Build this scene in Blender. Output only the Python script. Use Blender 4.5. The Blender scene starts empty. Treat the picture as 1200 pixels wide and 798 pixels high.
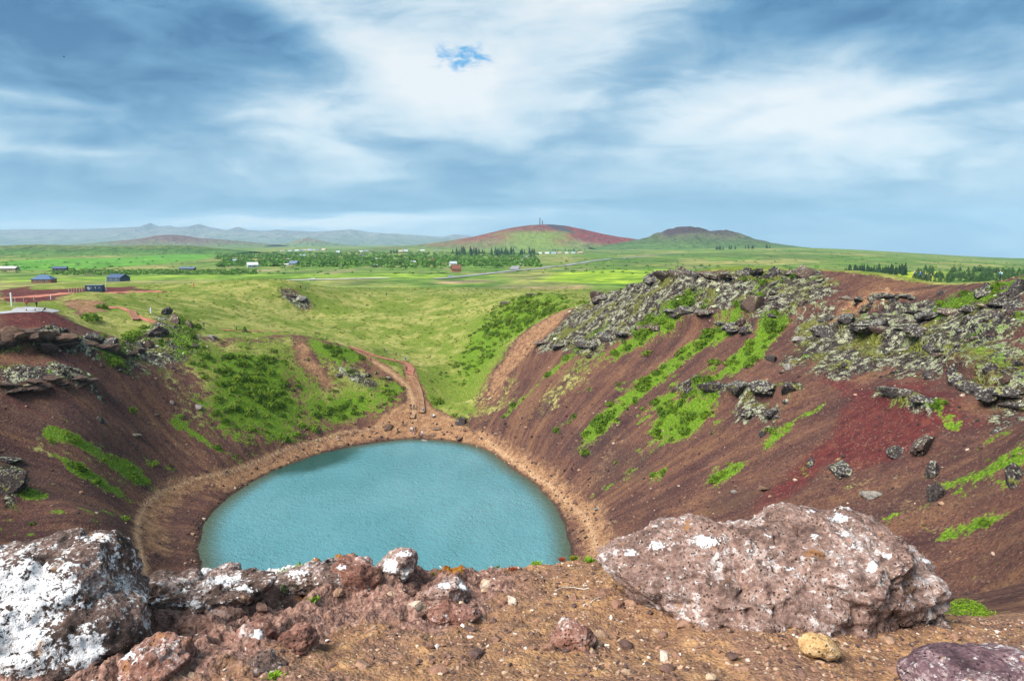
import bpy, bmesh, math, random
import numpy as np
from mathutils import Vector, Matrix

random.seed(7)
rng = np.random.default_rng(11)
scene = bpy.context.scene
COL = scene.collection

# ------------------------------------------------------------------ camera
CAMZ = 50.0
PITCH = math.radians(8.11)
SP, CP = math.sin(PITCH), math.cos(PITCH)
FPX = 800.0                      # focal length in pixels of the 1200 px wide photograph (24 mm)
cam_d = bpy.data.cameras.new('camera')
cam_d.sensor_width = 36.0
cam_d.lens = 24.0
cam_d.clip_start = 0.1
cam_d.clip_end = 60000.0
cam = bpy.data.objects.new('camera', cam_d)
COL.objects.link(cam)
cam.location = (0, 0, CAMZ)
cam.rotation_euler = (math.pi / 2 - PITCH, 0, 0)
scene.camera = cam

# ------------------------------------------------------------------ exposure, sun
scene.view_settings.view_transform = 'Standard'
scene.view_settings.look = 'None'
scene.view_settings.gamma = 1.0
scene.view_settings.use_curve_mapping = False
EXPOSURE = 2.6
scene.view_settings.exposure = EXPOSURE
SUN_EL, SUN_AZ = math.radians(48), math.radians(-125)     # azimuth from +Y, clockwise; behind and to the left
sun_d = bpy.data.lights.new('sun', 'SUN')
sun_d.energy = 1.5
sun_d.angle = math.radians(36)
sun_d.color = (1.0, 0.95, 0.88)
sun = bpy.data.objects.new('sun', sun_d)
COL.objects.link(sun)
sdir = Vector((math.sin(SUN_AZ) * math.cos(SUN_EL), math.cos(SUN_AZ) * math.cos(SUN_EL), math.sin(SUN_EL)))
sun.rotation_euler = sdir.to_track_quat('Z', 'Y').to_euler()
sun.location = (0, 0, 300)

# ------------------------------------------------------------------ node helper
class NT:
    def __init__(s, tree):
        s.t = tree
        s.n = tree.nodes
        s.l = tree.links
    def put(s, sock, v):
        if v is None: return
        if hasattr(v, 'node'): s.l.new(v, sock)
        else:
            if sock.type == 'RGBA' and len(v) == 3: v = (*v, 1)
            sock.default_value = v
    def new(s, typ, **kw):
        nd = s.n.new(typ)
        for k, v in kw.items(): setattr(nd, k, v)
        return nd
    def math(s, op, a, b=0.0, c=None, clamp=False):
        nd = s.new('ShaderNodeMath', operation=op, use_clamp=clamp)
        s.put(nd.inputs[0], a); s.put(nd.inputs[1], b)
        if c is not None: s.put(nd.inputs[2], c)
        return nd.outputs[0]
    def vmath(s, op, a, b=None, scale=None):
        nd = s.new('ShaderNodeVectorMath', operation=op)
        s.put(nd.inputs[0], a)
        if b is not None: s.put(nd.inputs[1], b)
        if scale is not None: s.put(nd.inputs[3], scale)
        return nd.outputs[0]
    def mix(s, f, a, b, blend='MIX'):
        nd = s.new('ShaderNodeMix', data_type='RGBA', blend_type=blend)
        s.put(nd.inputs[0], f); s.put(nd.inputs[6], a); s.put(nd.inputs[7], b)
        return nd.outputs[2]
    def noise(s, vec, scale, detail=4, rough=0.55, dist=0.0, col=False):
        nd = s.new('ShaderNodeTexNoise')
        s.put(nd.inputs['Vector'], vec)
        nd.inputs['Scale'].default_value = scale
        nd.inputs['Detail'].default_value = detail
        nd.inputs['Roughness'].default_value = rough
        nd.inputs['Distortion'].default_value = dist
        return nd.outputs[1] if col else nd.outputs[0]
    def voro(s, vec, scale, feature='F1', out=0, rand=1.0):
        nd = s.new('ShaderNodeTexVoronoi', feature=feature)
        s.put(nd.inputs['Vector'], vec)
        nd.inputs['Scale'].default_value = scale
        nd.inputs['Randomness'].default_value = rand
        return nd.outputs[out]
    def smooth(s, v, lo, hi, a=0.0, b=1.0):
        nd = s.new('ShaderNodeMapRange', interpolation_type='SMOOTHSTEP')
        s.put(nd.inputs[0], v)
        for i, x in enumerate((lo, hi, a, b)): s.put(nd.inputs[1 + i], x)
        return nd.outputs[0]
    def ramp(s, v, stops):
        nd = s.new('ShaderNodeValToRGB')
        cr = nd.color_ramp
        while len(cr.elements) < len(stops): cr.elements.new(0.5)
        for e, (p, c) in zip(cr.elements, stops):
            e.position = p; e.color = (*c, 1)
        s.put(nd.inputs[0], v)
        return nd.outputs[0]
    def attr(s, name, out='Color'):
        nd = s.new('ShaderNodeAttribute', attribute_name=name)
        return nd.outputs[out]
    def sep(s, c):
        nd = s.new('ShaderNodeSeparateXYZ'); s.put(nd.inputs[0], c)
        return nd.outputs[0], nd.outputs[1], nd.outputs[2]
    def comb(s, x, y, z):
        nd = s.new('ShaderNodeCombineXYZ')
        for i, v in enumerate((x, y, z)): s.put(nd.inputs[i], v)
        return nd.outputs[0]
    def bump(s, h, strength=0.5, dist=0.1, normal=None):
        nd = s.new('ShaderNodeBump')
        nd.inputs['Strength'].default_value = strength
        nd.inputs['Distance'].default_value = dist
        s.put(nd.inputs['Height'], h)
        if normal is not None: s.put(nd.inputs['Normal'], normal)
        return nd.outputs[0]

def new_mat(name, rough=0.9, spec=0.2):
    m = bpy.data.materials.new(name)
    m.use_nodes = True
    nt = NT(m.node_tree)
    b = m.node_tree.nodes['Principled BSDF']
    b.inputs['Roughness'].default_value = rough
    b.inputs['Specular IOR Level'].default_value = spec
    return m, nt, b

def lin(r, g, b):
    f = lambda c: c / 255 / 12.92 if c / 255 <= 0.04045 else ((c / 255 + 0.055) / 1.055) ** 2.4
    return (f(r), f(g), f(b))

# ------------------------------------------------------------------ world: daylight sky under broken cloud
world = bpy.data.worlds.new('World')
scene.world = world
world.use_nodes = True
w = NT(world.node_tree)
bg = world.node_tree.nodes['Background']
SKY_STRENGTH = 0.05
bg.inputs['Strength'].default_value = SKY_STRENGTH
tc = w.new('ShaderNodeTexCoord').outputs['Generated']
dx, dy, dz = w.sep(tc)
az = w.math('ARCTAN2', dx, dy)
el = w.math('ABSOLUTE', w.math('ARCSINE', dz))
# flattened cloud-layer coordinates, stretched along the wind
inv = w.math('DIVIDE', 1.0, w.math('ADD', w.math('ABSOLUTE', dz), 0.22))
lay = w.comb(w.math('MULTIPLY', dx, inv), w.math('MULTIPLY', dy, inv), 0.0)
mp = w.new('ShaderNodeMapping')
mp.inputs['Rotation'].default_value = (0, 0, math.radians(48))
mp.inputs['Scale'].default_value = (0.6, 1.25, 1)
w.put(mp.inputs[0], lay)
layr = mp.outputs[0]
warp = w.noise(layr, 0.9, 3, 0.55, col=True)
wv = w.vmath('SUBTRACT', warp, (0.5, 0.5, 0.5))
nA = w.noise(w.vmath('ADD', layr, w.vmath('SCALE', wv, scale=1.1)), 0.8, 5, 0.5)
nB = w.noise(w.vmath('ADD', layr, w.vmath('SCALE', wv, scale=0.8)), 2.6, 6, 0.6)
nC = w.noise(w.comb(w.math('MULTIPLY', az, 1.0), w.math('MULTIPLY', el, 2.6), 0.0), 2.3, 5, 0.55, 0.4)
wx, wy, _ = w.sep(wv)
azw = w.math('ADD', az, w.math('MULTIPLY', wx, 0.22))
elw = w.math('ADD', el, w.math('MULTIPLY', wy, 0.10))
azg = w.math('ADD', az, w.math('MULTIPLY', wx, 0.05))
elg = w.math('ADD', el, w.math('MULTIPLY', wy, 0.04))
def px_dir(px, py):
    v = Vector(((px - 600) / FPX, CP + (399 - py) / FPX * SP, -SP + (399 - py) / FPX * CP)).normalized()
    return math.atan2(v.x, v.y), math.asin(v.z)
def blob(px, py, sx, sy, tilt=0.0, a=None, e=None):
    """soft cloud bank: 1 in its heart, 0 away from it"""
    a = azw if a is None else a
    e = elw if e is None else e
    a0, e0 = px_dir(px, py)
    u = w.math('SUBTRACT', a, a0); v = w.math('SUBTRACT', e, e0)
    ct, st = math.cos(tilt), math.sin(tilt)
    p = w.math('ADD', w.math('MULTIPLY', u, ct / (sx / FPX)), w.math('MULTIPLY', v, st / (sx / FPX)))
    q = w.math('SUBTRACT', w.math('MULTIPLY', v, ct / (sy / FPX)), w.math('MULTIPLY', u, st / (sy / FPX)))
    r2 = w.math('ADD', w.math('MULTIPLY', p, p), w.math('MULTIPLY', q, q))
    return w.math('EXPONENT', w.math('MULTIPLY', r2, -1.0))
hz = w.smooth(el, 0.0, 0.32, 0.25, 1.0)          # cloud texture flattens out towards the horizon
br = w.math('ADD', 0.575, w.math('MULTIPLY', w.math('MULTIPLY', w.math('SUBTRACT', nA, 0.5), 0.60), hz))
br = w.math('ADD', br, w.math('MULTIPLY', w.math('MULTIPLY', w.math('SUBTRACT', nB, 0.5), 0.75), hz))
br = w.math('ADD', br, w.math('MULTIPLY', w.math('SUBTRACT', nC, 0.5), 0.34))
# wind-drawn wisps
wsp = w.new('ShaderNodeMapping'); wsp.inputs['Rotation'].default_value = (0, 0, math.radians(24)); wsp.inputs['Scale'].default_value = (1.0, 2.6, 1)
w.put(wsp.inputs[0], w.comb(azw, elw, 0.0))
nD = w.noise(wsp.outputs[0], 6.0, 6, 0.62, 0.9)
nE = w.noise(w.comb(w.math('MULTIPLY', azw, 1.0), w.math('MULTIPLY', elw, 3.4), 0.0), 9.0, 5, 0.6, 0.6)
br = w.math('ADD', br, w.math('MULTIPLY', w.math('SUBTRACT', nD, 0.5), 0.72))
br = w.math('ADD', br, w.math('MULTIPLY', w.math('SUBTRACT', nE, 0.5), 0.42))
BANKS = [  # px, py, half width, half height, tilt, weight
    (60, 40, 300, 130, -0.1, -0.36), (-30, -20, 260, 120, 0, -0.12), (330, 50, 120, 28, -0.45, -0.18), (190, 130, 200, 40, -0.2, -0.10),
    (430, 55, 160, 32, -0.45, 0.44), (570, 105, 110, 45, -0.6, 0.38), (390, 160, 130, 42, 0, 0.40), (480, 100, 80, 30, -0.3, 0.16),
    (690, 20, 110, 50, 0, 0.42), (880, 50, 150, 50, 0.15, -0.34), (760, 60, 70, 40, 0.3, -0.10),
    (670, 165, 120, 34, 0.05, -0.42), (560, 190, 140, 30, 0.1, -0.16), (800, 130, 160, 45, 0.2, 0.38), (960, 90, 130, 40, 0.35, 0.26),
    (1050, 35, 90, 28, 0.0, -0.34), (1120, 105, 180, 35, 0.1, 0.22), (960, 160, 260, 40, 0, 0.08), (1190, 30, 60, 70, 0, -0.28), (1100, 118, 150, 9, 0.15, -0.22), (840, 140, 44, 10, 0.5, -0.20),
    (1080, 180, 260, 28, 0, 0.12), (1100, 255, 420, 50, 0, -0.26), (760, 235, 240, 30, 0, -0.12), (420, 222, 230, 24, 0.1, -0.14),
    (50, 180, 120, 9, -0.05, 0.36), (15, 122, 60, 7, -0.1, 0.28), (20, 150, 90, 6, 0, 0.14), (400, 252, 80, 8, 0.05, 0.60), (380, 258, 140, 6, 0, 0.22),
    (480, 163, 70, 8, 0, -0.26), (470, 240, 150, 8, 0, -0.22), (100, 225, 280, 32, 0, -0.18), (130, 258, 320, 10, 0, 0.22), (560, 264, 240, 10, 0, 0.12),
]
for (px, py, sx, sy, tl, wt) in BANKS:
    br = w.math('ADD', br, w.math('MULTIPLY', blob(px, py, sx, sy, tl), wt))
SKYK = 1.0 / (SKY_STRENGTH * 2 ** EXPOSURE)
sc_ = lambda c: tuple(x * SKYK for x in lin(*c))
cloud = w.ramp(br, [(0.0, (0, 0, 0))] * 5)
crn = cloud.node.color_ramp
for e, (p, c) in zip(crn.elements, [(0.0, (40, 102, 150)), (0.25, (94, 147, 185)), (0.50, (152, 187, 210)), (0.74, (212, 228, 236)), (1.0, (243, 245, 244))]):
    e.position = p; e.color = (*lin(*c), 1)
cloud = w.vmath('SCALE', cloud, scale=SKYK)
sky = w.new('ShaderNodeTexSky', sky_type='NISHITA', sun_disc=False, sun_elevation=SUN_EL, sun_rotation=SUN_AZ, air_density=1.0, dust_density=0.6, ozone_density=1.5)
skyc = sky.outputs[0]
# gaps in the cloud where the clear sky shows
gapn = w.noise(w.comb(w.math('MULTIPLY', az, 1.0), w.math('MULTIPLY', el, 2.2), 0.0), 34.0, 5, 0.62, 0.5)
gap = None
for (px, py, sx, sy, tl, wt) in [(543, 70, 32, 16, 0, 0.56)]:
    g = w.math('MULTIPLY', blob(px, py, sx, sy, tl, azg, elg), wt)
    gap = g if gap is None else w.math('MAXIMUM', gap, g)
gapm = w.math('MULTIPLY', w.smooth(w.math('ADD', gap, w.math('MULTIPLY', w.math('SUBTRACT', gapn, 0.5), 1.5)), 0.16, 0.66, 0.0, 1.0), w.smooth(gap, 0.03, 0.25))
blue = w.mix(0.92, skyc, sc_((40, 158, 218)))
final = w.mix(gapm, cloud, blue)
final = w.mix(0.06, final, skyc)
w.l.new(final, bg.inputs['Color'])
world.cycles.sampling_method = 'MANUAL'
world.cycles.sample_map_resolution = 256
scene.cycles.use_denoising = True
scene.cycles.max_bounces = 4
scene.cycles.diffuse_bounces = 2
scene.cycles.glossy_bounces = 2
scene.cycles.transmission_bounces = 2
scene.cycles.volume_bounces = 0
scene.cycles.caustics_reflective = False
scene.cycles.caustics_refractive = False

# ------------------------------------------------------------------ numpy noise
def _hash(ix, iy, iz, seed):
    h = (ix.astype(np.int64) * 374761393 + iy.astype(np.int64) * 668265263 + iz.astype(np.int64) * 2147483647 + seed * 974634777) & 0xffffffff
    h = ((h ^ (h >> 13)) * 1274126177) & 0xffffffff
    h = h ^ (h >> 16)
    return h
def vnoise2(x, y, seed=0):
    ix = np.floor(x); iy = np.floor(y)
    fx = x - ix; fy = y - iy
    ix = ix.astype(np.int64); iy = iy.astype(np.int64)
    def g(ax, ay, ux, uy):
        a = _hash(ax, ay, ax * 0, seed) / 4294967296.0 * 2 * np.pi
        return np.cos(a) * ux + np.sin(a) * uy
    u = fx * fx * fx * (fx * (fx * 6 - 15) + 10); v = fy * fy * fy * (fy * (fy * 6 - 15) + 10)
    n = (g(ix, iy, fx, fy) * (1 - u) + g(ix + 1, iy, fx - 1, fy) * u) * (1 - v) + (g(ix, iy + 1, fx, fy - 1) * (1 - u) + g(ix + 1, iy + 1, fx - 1, fy - 1) * u) * v
    return n * 1.4          # about -1..1
def fbm2(x, y, octaves=4, seed=0, gain=0.5, ridge=False):
    s = 0; a = 1.0; t = 0
    for o in range(octaves):
        n = vnoise2(x * 2 ** o + o * 17.3, y * 2 ** o - o * 9.7, seed + o)
        if ridge: n = 1 - 2 * np.abs(n)
        s = s + a * n; t += a; a *= gain
    return s / t
def vnoise3(p, seed=0):
    ip = np.floor(p); f = p - ip; ip = ip.astype(np.int64)
    u = f * f * (3 - 2 * f)
    r = 0
    for i in (0, 1):
        for j in (0, 1):
            for k in (0, 1):
                h = _hash(ip[:, 0] + i, ip[:, 1] + j, ip[:, 2] + k, seed) / 2147483648.0 - 1
                r = r + h * (u[:, 0] if i else 1 - u[:, 0]) * (u[:, 1] if j else 1 - u[:, 1]) * (u[:, 2] if k else 1 - u[:, 2])
    return r
def fbm3(p, octaves=4, seed=0, gain=0.5, ridge=False):
    s = 0; a = 1.0; t = 0
    for o in range(octaves):
        n = vnoise3(p * 2 ** o + o * 5.1, seed + o)
        if ridge: n = 1 - 2 * np.abs(n)
        s = s + a * n; t += a; a *= gain
    return s / t
def worley3(p, seed=0):
    ip = np.floor(p).astype(np.int64)
    best = np.full(len(p), 9.0); second = np.full(len(p), 9.0)
    for i in (-1, 0, 1):
        for j in (-1, 0, 1):
            for k in (-1, 0, 1):
                c = ip + np.array([i, j, k])
                h = _hash(c[:, 0], c[:, 1], c[:, 2], seed)
                q = c + np.stack([(h & 1023) / 1023.0, ((h >> 10) & 1023) / 1023.0, ((h >> 20) & 1023) / 1023.0], 1)
                d = np.sqrt(((p - q) ** 2).sum(1))
                m = d < best
                second = np.where(m, best, np.minimum(second, d)); best = np.where(m, d, best)
    return best, second
def sstep(x, lo, hi):
    t = np.clip((x - lo) / (hi - lo), 0, 1)
    return t * t * (3 - 2 * t)

# ------------------------------------------------------------------ mesh helpers
def mesh_np(name, V, F, smooth=True):
    me = bpy.data.meshes.new(name)
    V = np.asarray(V, dtype=np.float32); F = np.asarray(F, dtype=np.int32)
    k = F.shape[1]
    me.vertices.add(len(V)); me.vertices.foreach_set('co', V.ravel())
    me.loops.add(F.size); me.loops.foreach_set('vertex_index', F.ravel())
    me.polygons.add(len(F)); me.polygons.foreach_set('loop_start', np.arange(0, F.size, k, dtype=np.int32))
    try: me.polygons.foreach_set('loop_total', np.full(len(F), k, dtype=np.int32))
    except Exception: pass
    me.polygons.foreach_set('use_smooth', np.full(len(F), smooth, dtype=bool))
    me.update(calc_edges=True); me.validate()
    return me
def set_attr(me, name, arr):
    arr = np.asarray(arr, dtype=np.float32)
    a = me.attributes.new(name, 'FLOAT_COLOR', 'POINT')
    if arr.shape[1] == 3: arr = np.concatenate([arr, np.ones((len(arr), 1), np.float32)], 1)
    a.data.foreach_set('color', arr.ravel())
def link(name, me, mat=None, parent=None, label=None, cat=None, group=None, kind=None, loc=None, rot=None, scale=None):
    o = bpy.data.objects.new(name, me)
    COL.objects.link(o)
    if mat is not None and me is not None and len(me.materials) == 0: me.materials.append(mat)
    if parent is not None: o.parent = parent
    if label: o['label'] = label
    if cat: o['category'] = cat
    if group: o['group'] = group
    if kind: o['kind'] = kind
    if loc is not None: o.location = loc
    if rot is not None: o.rotation_euler = rot
    if scale is not None: o.scale = (scale,) * 3 if np.isscalar(scale) else scale
    return o
def grid_faces(nr, nc):
    i = np.arange(nr - 1)[:, None] * nc + np.arange(nc - 1)[None, :]
    return np.stack([i, i + 1, i + nc + 1, i + nc], -1).reshape(-1, 4)
_ICO = {}
def ico(sub):
    if sub not in _ICO:
        bm = bmesh.new(); bmesh.ops.create_icosphere(bm, subdivisions=sub, radius=1.0)
        _ICO[sub] = (np.array([v.co[:] for v in bm.verts]), np.array([[v.index for v in f.verts] for f in bm.faces]))
        bm.free()
    return _ICO[sub]
def bm_mesh(name, bm, smooth=False):
    me = bpy.data.meshes.new(name); bm.to_mesh(me); bm.free()
    if smooth: me.polygons.foreach_set('use_smooth', np.ones(len(me.polygons), dtype=bool))
    return me
def box_bm(bm, cx, cy, z0, sx, sy, sz, rz=0.0):
    m = Matrix.Translation((cx, cy, z0 + sz / 2)) @ Matrix.Rotation(rz, 4, 'Z') @ Matrix.Diagonal((sx, sy, sz, 1))
    return bmesh.ops.create_cube(bm, size=1.0, matrix=m)['verts']
def box_mesh(name, cx, cy, z0, sx, sy, sz, bev=0.0):
    bm = bmesh.new(); box_bm(bm, cx, cy, z0, sx, sy, sz)
    if bev: bmesh.ops.bevel(bm, geom=bm.edges[:], offset=bev, segments=1, affect='EDGES')
    return bm_mesh(name, bm)

# ------------------------------------------------------------------ pixel -> world
def at(px, py, d):
    u = (399 - py) / FPX
    return np.array([(px - 600) / FPX * d, d * CP + u * d * SP, CAMZ - d * SP + u * d * CP])
def at_z(px, py, z):
    u = (399 - py) / FPX
    return at(px, py, (CAMZ - z) / (SP - u * CP))

# ------------------------------------------------------------------ lake outline (world XY)
shore = [at_z(px, py, 0)[:2] for px, py in [(237,670),(232,645),(236,622),(242,608),(252,596),(264,586),(282,573),(300,562),(322,551),(345,542),(365,535),(385,529),(408,524),(430,520),(450,517),(470,515),(490,514.5),(520,516),(548,520),(572,528),(588,540),(602,551),(617,560),(630,570),(643,584),(655,600),(663,618),(667,635),(669,650)]]
shore += [np.array(p) for p in [(9.5, 92), (6, 83), (-2, 76), (-12, 72.5), (-24, 72), (-35, 75), (-42, 82), (-46, 90)]]
shore = np.array(shore)
def smooth_poly(P, n=3):
    for _ in range(n):
        Q = np.roll(P, -1, 0)
        P = np.stack([P * .75 + Q * .25, P * .25 + Q * .75], 1).reshape(-1, 2)
    return P
lake_poly = smooth_poly(shore, 2)
def poly_sd(x, y, P, closed=True):
    """signed distance, negative inside"""
    d2 = np.full(x.shape, 1e18); ins = np.zeros(x.shape, bool)
    n = len(P)
    for i in range(n if closed else n - 1):
        a = P[i]; b = P[(i + 1) % n]
        ex, ey = b[0] - a[0], b[1] - a[1]
        px_, py_ = x - a[0], y - a[1]
        t = np.clip((px_ * ex + py_ * ey) / (ex * ex + ey * ey + 1e-12), 0, 1)
        qx = px_ - t * ex; qy = py_ - t * ey
        d2 = np.minimum(d2, qx * qx + qy * qy)
        if closed:
            c = ((a[1] > y) != (b[1] > y))
            with np.errstate(divide='ignore', invalid='ignore'):
                ins ^= c & (x < (b[0] - a[0]) * (y - a[1]) / (b[1] - a[1] + 1e-15) + a[0])
    d = np.sqrt(d2)
    return np.where(ins, -d, d) if closed else d

# ------------------------------------------------------------------ landform: control heights
CP_PX = [
 # right rim crest
 (1200,329,100),(1172,334,105),(1120,338,115),(1080,337,125),(1030,330,130),(985,321,138),(940,321,145),(890,328,152),(840,327,160),(800,330,168),(760,341,178),(720,355,188),(692,364,197),
 # right slope
 (677,365,199),(600,402,205),(570,450,195),(565,487,182),(640,345,250),(600,352,270),
 (1000,480,96),(1100,480,82),(1200,500,75),(1200,600,58),(1200,690,48),(1110,650,60),(900,560,95),(800,560,110),(700,560,130),(800,480,128),(700,480,148),(650,440,168),(620,500,160),
 (900,400,130),(900,360,140),(800,400,152),(800,440,140),(720,400,170),(1000,400,118),(1000,350,129),(1100,400,104),(1100,360,114),(1200,380,90),(1200,430,83),(1000,560,83),(1100,560,72),(950,440,112),
 # left slope and rim
 (43,362,150),(10,366,148),(112,343,205),(0,380,138),(0,405,131),(0,450,121),(0,500,112),(0,560,103),(0,610,95),(100,600,100),(100,560,112),(100,500,122),(100,450,132),(100,412,142),(100,386,155),(150,402,165),(190,382,178),(215,388,181),(180,450,150),(200,500,145),(250,450,162),(300,420,180),(345,394,198),(400,412,196),(440,427,197),(475,440,197),(480,480,184),(400,470,183),(350,500,168),(420,445,189),
 (280,388,205),(250,362,240),(180,362,205),(120,362,185),(300,334,285),(325,333,288),(350,340,290),(360,368,280),(420,400,240),(400,375,265),(420,350,310),(500,345,330),(560,365,268),(520,400,240),(540,430,215),(530,465,195),(520,495,180),(0,340,260),(52,331,320),(139,329,320),(600,345,300),(500,370,275),
 # bench and path round the lake
 (170,640,104.7),(165,602,118),(140,680,91),(190,577,128),
]
CPW = [at(*p) for p in CP_PX]
for px, py, z in [(270,549,3.2),(230,562,3.4),(300,537,3),(345,522,2.6),(400,508,2.4),(440,503,2.2),(500,504,1.6),(540,508,2),(590,523,2.6),(640,553,3),(690,600,3),(702,640,3)]:
    CPW.append(at_z(px, py, z))
for i in range(0, len(shore), 3): CPW.append(np.array([shore[i][0], shore[i][1], 0.0]))
CPW += [np.array(p, float) for p in [
 (0,6,46.2),(0,12,41.5),(-5,35,27),(-8,55,12.5),(10,30,31),(22,45,24),(20,70,12),(-30,40,26),(-35,60,12),(25,14,44.5),(45,25,45),(62,45,45),(72,70,45.5),(40,45,33),(55,62,38),
 (-25,12,45),(-60,25,43.5),(-85,60,40),(-60,55,24),(-45,30,36),(-100,95,38),(-72,70,22),
 (100,110,38),(90,150,37),(110,170,31),(72,190,34),(60,230,28),(120,240,25),(40,250,26.5),(130,80,38),(170,120,27),(170,200,24),(220,100,22),(100,30,40),(200,10,25),
 (-150,150,35),(-140,200,35),(-190,120,33),(-200,220,32),(-150,260,31),(-130,90,36.5),(-200,40,34),(-120,20,38),(-250,300,29),(-150,340,26.5),(-60,330,26),
 (0,380,24.5),(80,330,24.5),(-100,400,24.5),(150,380,24),(-220,420,25),(240,330,24),(0,480,24),(120,480,24),(-120,500,24),(-250,520,24.5),(250,480,24),(250,200,22.5),
 (-20,-15,47),(60,-15,43),(-100,-15,40),(250,-15,24),(-250,-15,31),(-250,150,31)]]
CPW = np.array(CPW)
def tps_fit(P, Z, lam):
    n = len(P)
    r2 = ((P[:, None] - P[None]) ** 2).sum(-1)
    K = 0.5 * r2 * np.log(r2 + 1e-9) + lam * np.eye(n)
    A = np.zeros((n + 3, n + 3)); A[:n, :n] = K; A[:n, n] = 1; A[:n, n + 1:] = P; A[n, :n] = 1; A[n + 1:, :n] = P.T
    return np.linalg.solve(A, np.concatenate([Z, np.zeros(3)]))
def tps_eval(P, W, x, y):
    out = W[len(P)] + W[len(P) + 1] * x + W[len(P) + 2] * y
    for i, p in enumerate(P):
        r2 = (x - p[0]) ** 2 + (y - p[1]) ** 2
        out = out + W[i] * 0.5 * r2 * np.log(r2 + 1e-9)
    return out
SCL = 100.0
_W = tps_fit(CPW[:, :2] / SCL, CPW[:, 2], 0.0008)
GX0, GX1, GY0, GY1, GS = -262, 262, -20, 562, 1.5
gxs = np.arange(GX0, GX1 + GS, GS); gys = np.arange(GY0, GY1 + GS, GS)
GXX, GYY = np.meshgrid(gxs, gys)
BASE = tps_eval(CPW[:, :2] / SCL, _W, GXX / SCL, GYY / SCL)
def grid_sample(G, x, y):
    fx = np.clip((x - GX0) / GS, 0, len(gxs) - 1.001); fy = np.clip((y - GY0) / GS, 0, len(gys) - 1.001)
    ix = fx.astype(int); iy = fy.astype(int); fx = fx - ix; fy = fy - iy
    return (G[iy, ix] * (1 - fx) + G[iy, ix + 1] * fx) * (1 - fy) + (G[iy + 1, ix] * (1 - fx) + G[iy + 1, ix + 1] * fx) * fy
def plain_z(x, y):
    r = np.hypot(x, y)
    a = np.arctan2(x, y)
    right = sstep(a, 0.10, 0.62)
    z = 24.0 + 1.6 * fbm2(x / 160, y / 160, 3, 5) * sstep(r, 350, 700)
    crest = 48 - 44 * sstep(a, 0.30, 0.66) 
    z = z * (1 - right * sstep(r, 500, 2400)) + crest * right * sstep(r, 500, 2400)
    z = z - right * np.clip(r - 2600, 0, None) * 0.045
    return z
def base_height(x, y):
    r = np.hypot(x, y)
    zb = grid_sample(BASE, x, y)
    edge = np.maximum(sstep(r, 330, 500), np.maximum(sstep(np.abs(x), 190, 255), sstep(y, 400, 540)))
    return zb * (1 - edge) + plain_z(x, y) * edge
def raycast(px, py, far=6000):
    u = (399 - py) / FPX
    d = np.concatenate([np.arange(8, 420, 0.4), np.geomspace(420, far, 900)])
    X = (px - 600) / FPX * d; Y = d * CP + u * d * SP; Z = CAMZ - d * SP + u * d * CP
    H = np.maximum(base_height(X, Y), 0.0)
    k = np.nonzero(Z < H)[0]
    if len(k) == 0: return np.array([X[-1], Y[-1], H[-1]])
    k = k[0]
    if k == 0: return np.array([X[0], Y[0], H[0]])
    a = (Z[k - 1] - H[k - 1]) / ((Z[k - 1] - H[k - 1]) - (Z[k] - H[k]) + 1e-9)
    return np.array([X[k - 1] + a * (X[k] - X[k - 1]), Y[k - 1] + a * (Y[k] - Y[k - 1]), H[k - 1] + a * (H[k] - H[k - 1])])
def rc_line(pts, step=0):
    return np.array([raycast(*p)[:2] for p in pts])

# ------------------------------------------------------------------ zones of ground cover, as world XY shapes
class Zone:
    def __init__(s, chan, P, closed, wd, feather, amt):
        s.chan, s.P, s.closed, s.wd, s.f, s.amt = chan, P, closed, wd, feather, amt
    def value(s, x, y):
        out = np.zeros(x.shape)
        m = s.wd + s.f + 1
        lo = s.P.min(0) - m; hi = s.P.max(0) + m
        k = (x > lo[0]) & (x < hi[0]) & (y > lo[1]) & (y < hi[1])
        if not k.any(): return out
        sd = poly_sd(x[k], y[k], s.P, s.closed) - s.wd
        if s.chan not in ('dirt', 'path') or s.closed: sd = sd + ((1.8 + s.f * 1.3) if s.chan == 'veg' else (0.6 + s.f * 1.1)) * fbm2(x[k] / 7.0, y[k] / 7.0, 3, 71) + 0.5 * fbm2(x[k] / 2.2 + 9, y[k] / 2.2, 2, 72)
        f_ = s.f * (2.2 if s.chan == 'veg' else 1.5 if s.chan in ('veg', 'rock', 'red') else 1.0)
        out[k] = s.amt * (1 - sstep(sd, -f_, f_))
        return out
ZONES = []
def poly(chan, pts, feather=3.0, amt=1.0): ZONES.append(Zone(chan, rc_line(pts), True, 0.0, feather, amt))
def stroke(chan, pts, wd, feather=1.2, amt=1.0): ZONES.append(Zone(chan, rc_line(pts), False, wd, feather, amt))

# green shrub cover
poly('veg', [(228,418),(290,408),(340,425),(352,455),(400,462),(440,458),(470,452),(474,470),(440,488),(390,499),(330,512),(300,522),(268,505),(240,465)], 5, 0.95)
stroke('veg', [(68,512),(100,520),(130,542),(160,556)], 1.7, 1.0)
stroke('veg', [(62,530),(95,552),(142,578)], 1.2, .8)
stroke('veg', [(215,497),(245,520),(280,537)], 0.9, 1.2, .8)
poly('veg', [(360,396),(412,408),(432,424),(395,432),(362,418)], 3, .85)
poly('veg', [(110,408),(150,402),(160,420),(145,432),(115,425)], 2, .9)
poly('veg', [(150,385),(178,378),(190,395),(160,400)], 2, .8)
poly('veg', [(205,372),(240,385),(235,420),(205,425),(190,405)], 2.5, .65)
poly('veg', [(600,352),(660,348),(685,358),(655,372),(600,398),(570,432),(545,452),(520,440),(545,398)], 7, .8)
poly('veg', [(500,470),(548,478),(562,500),(520,505)], 4, .6)
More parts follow.
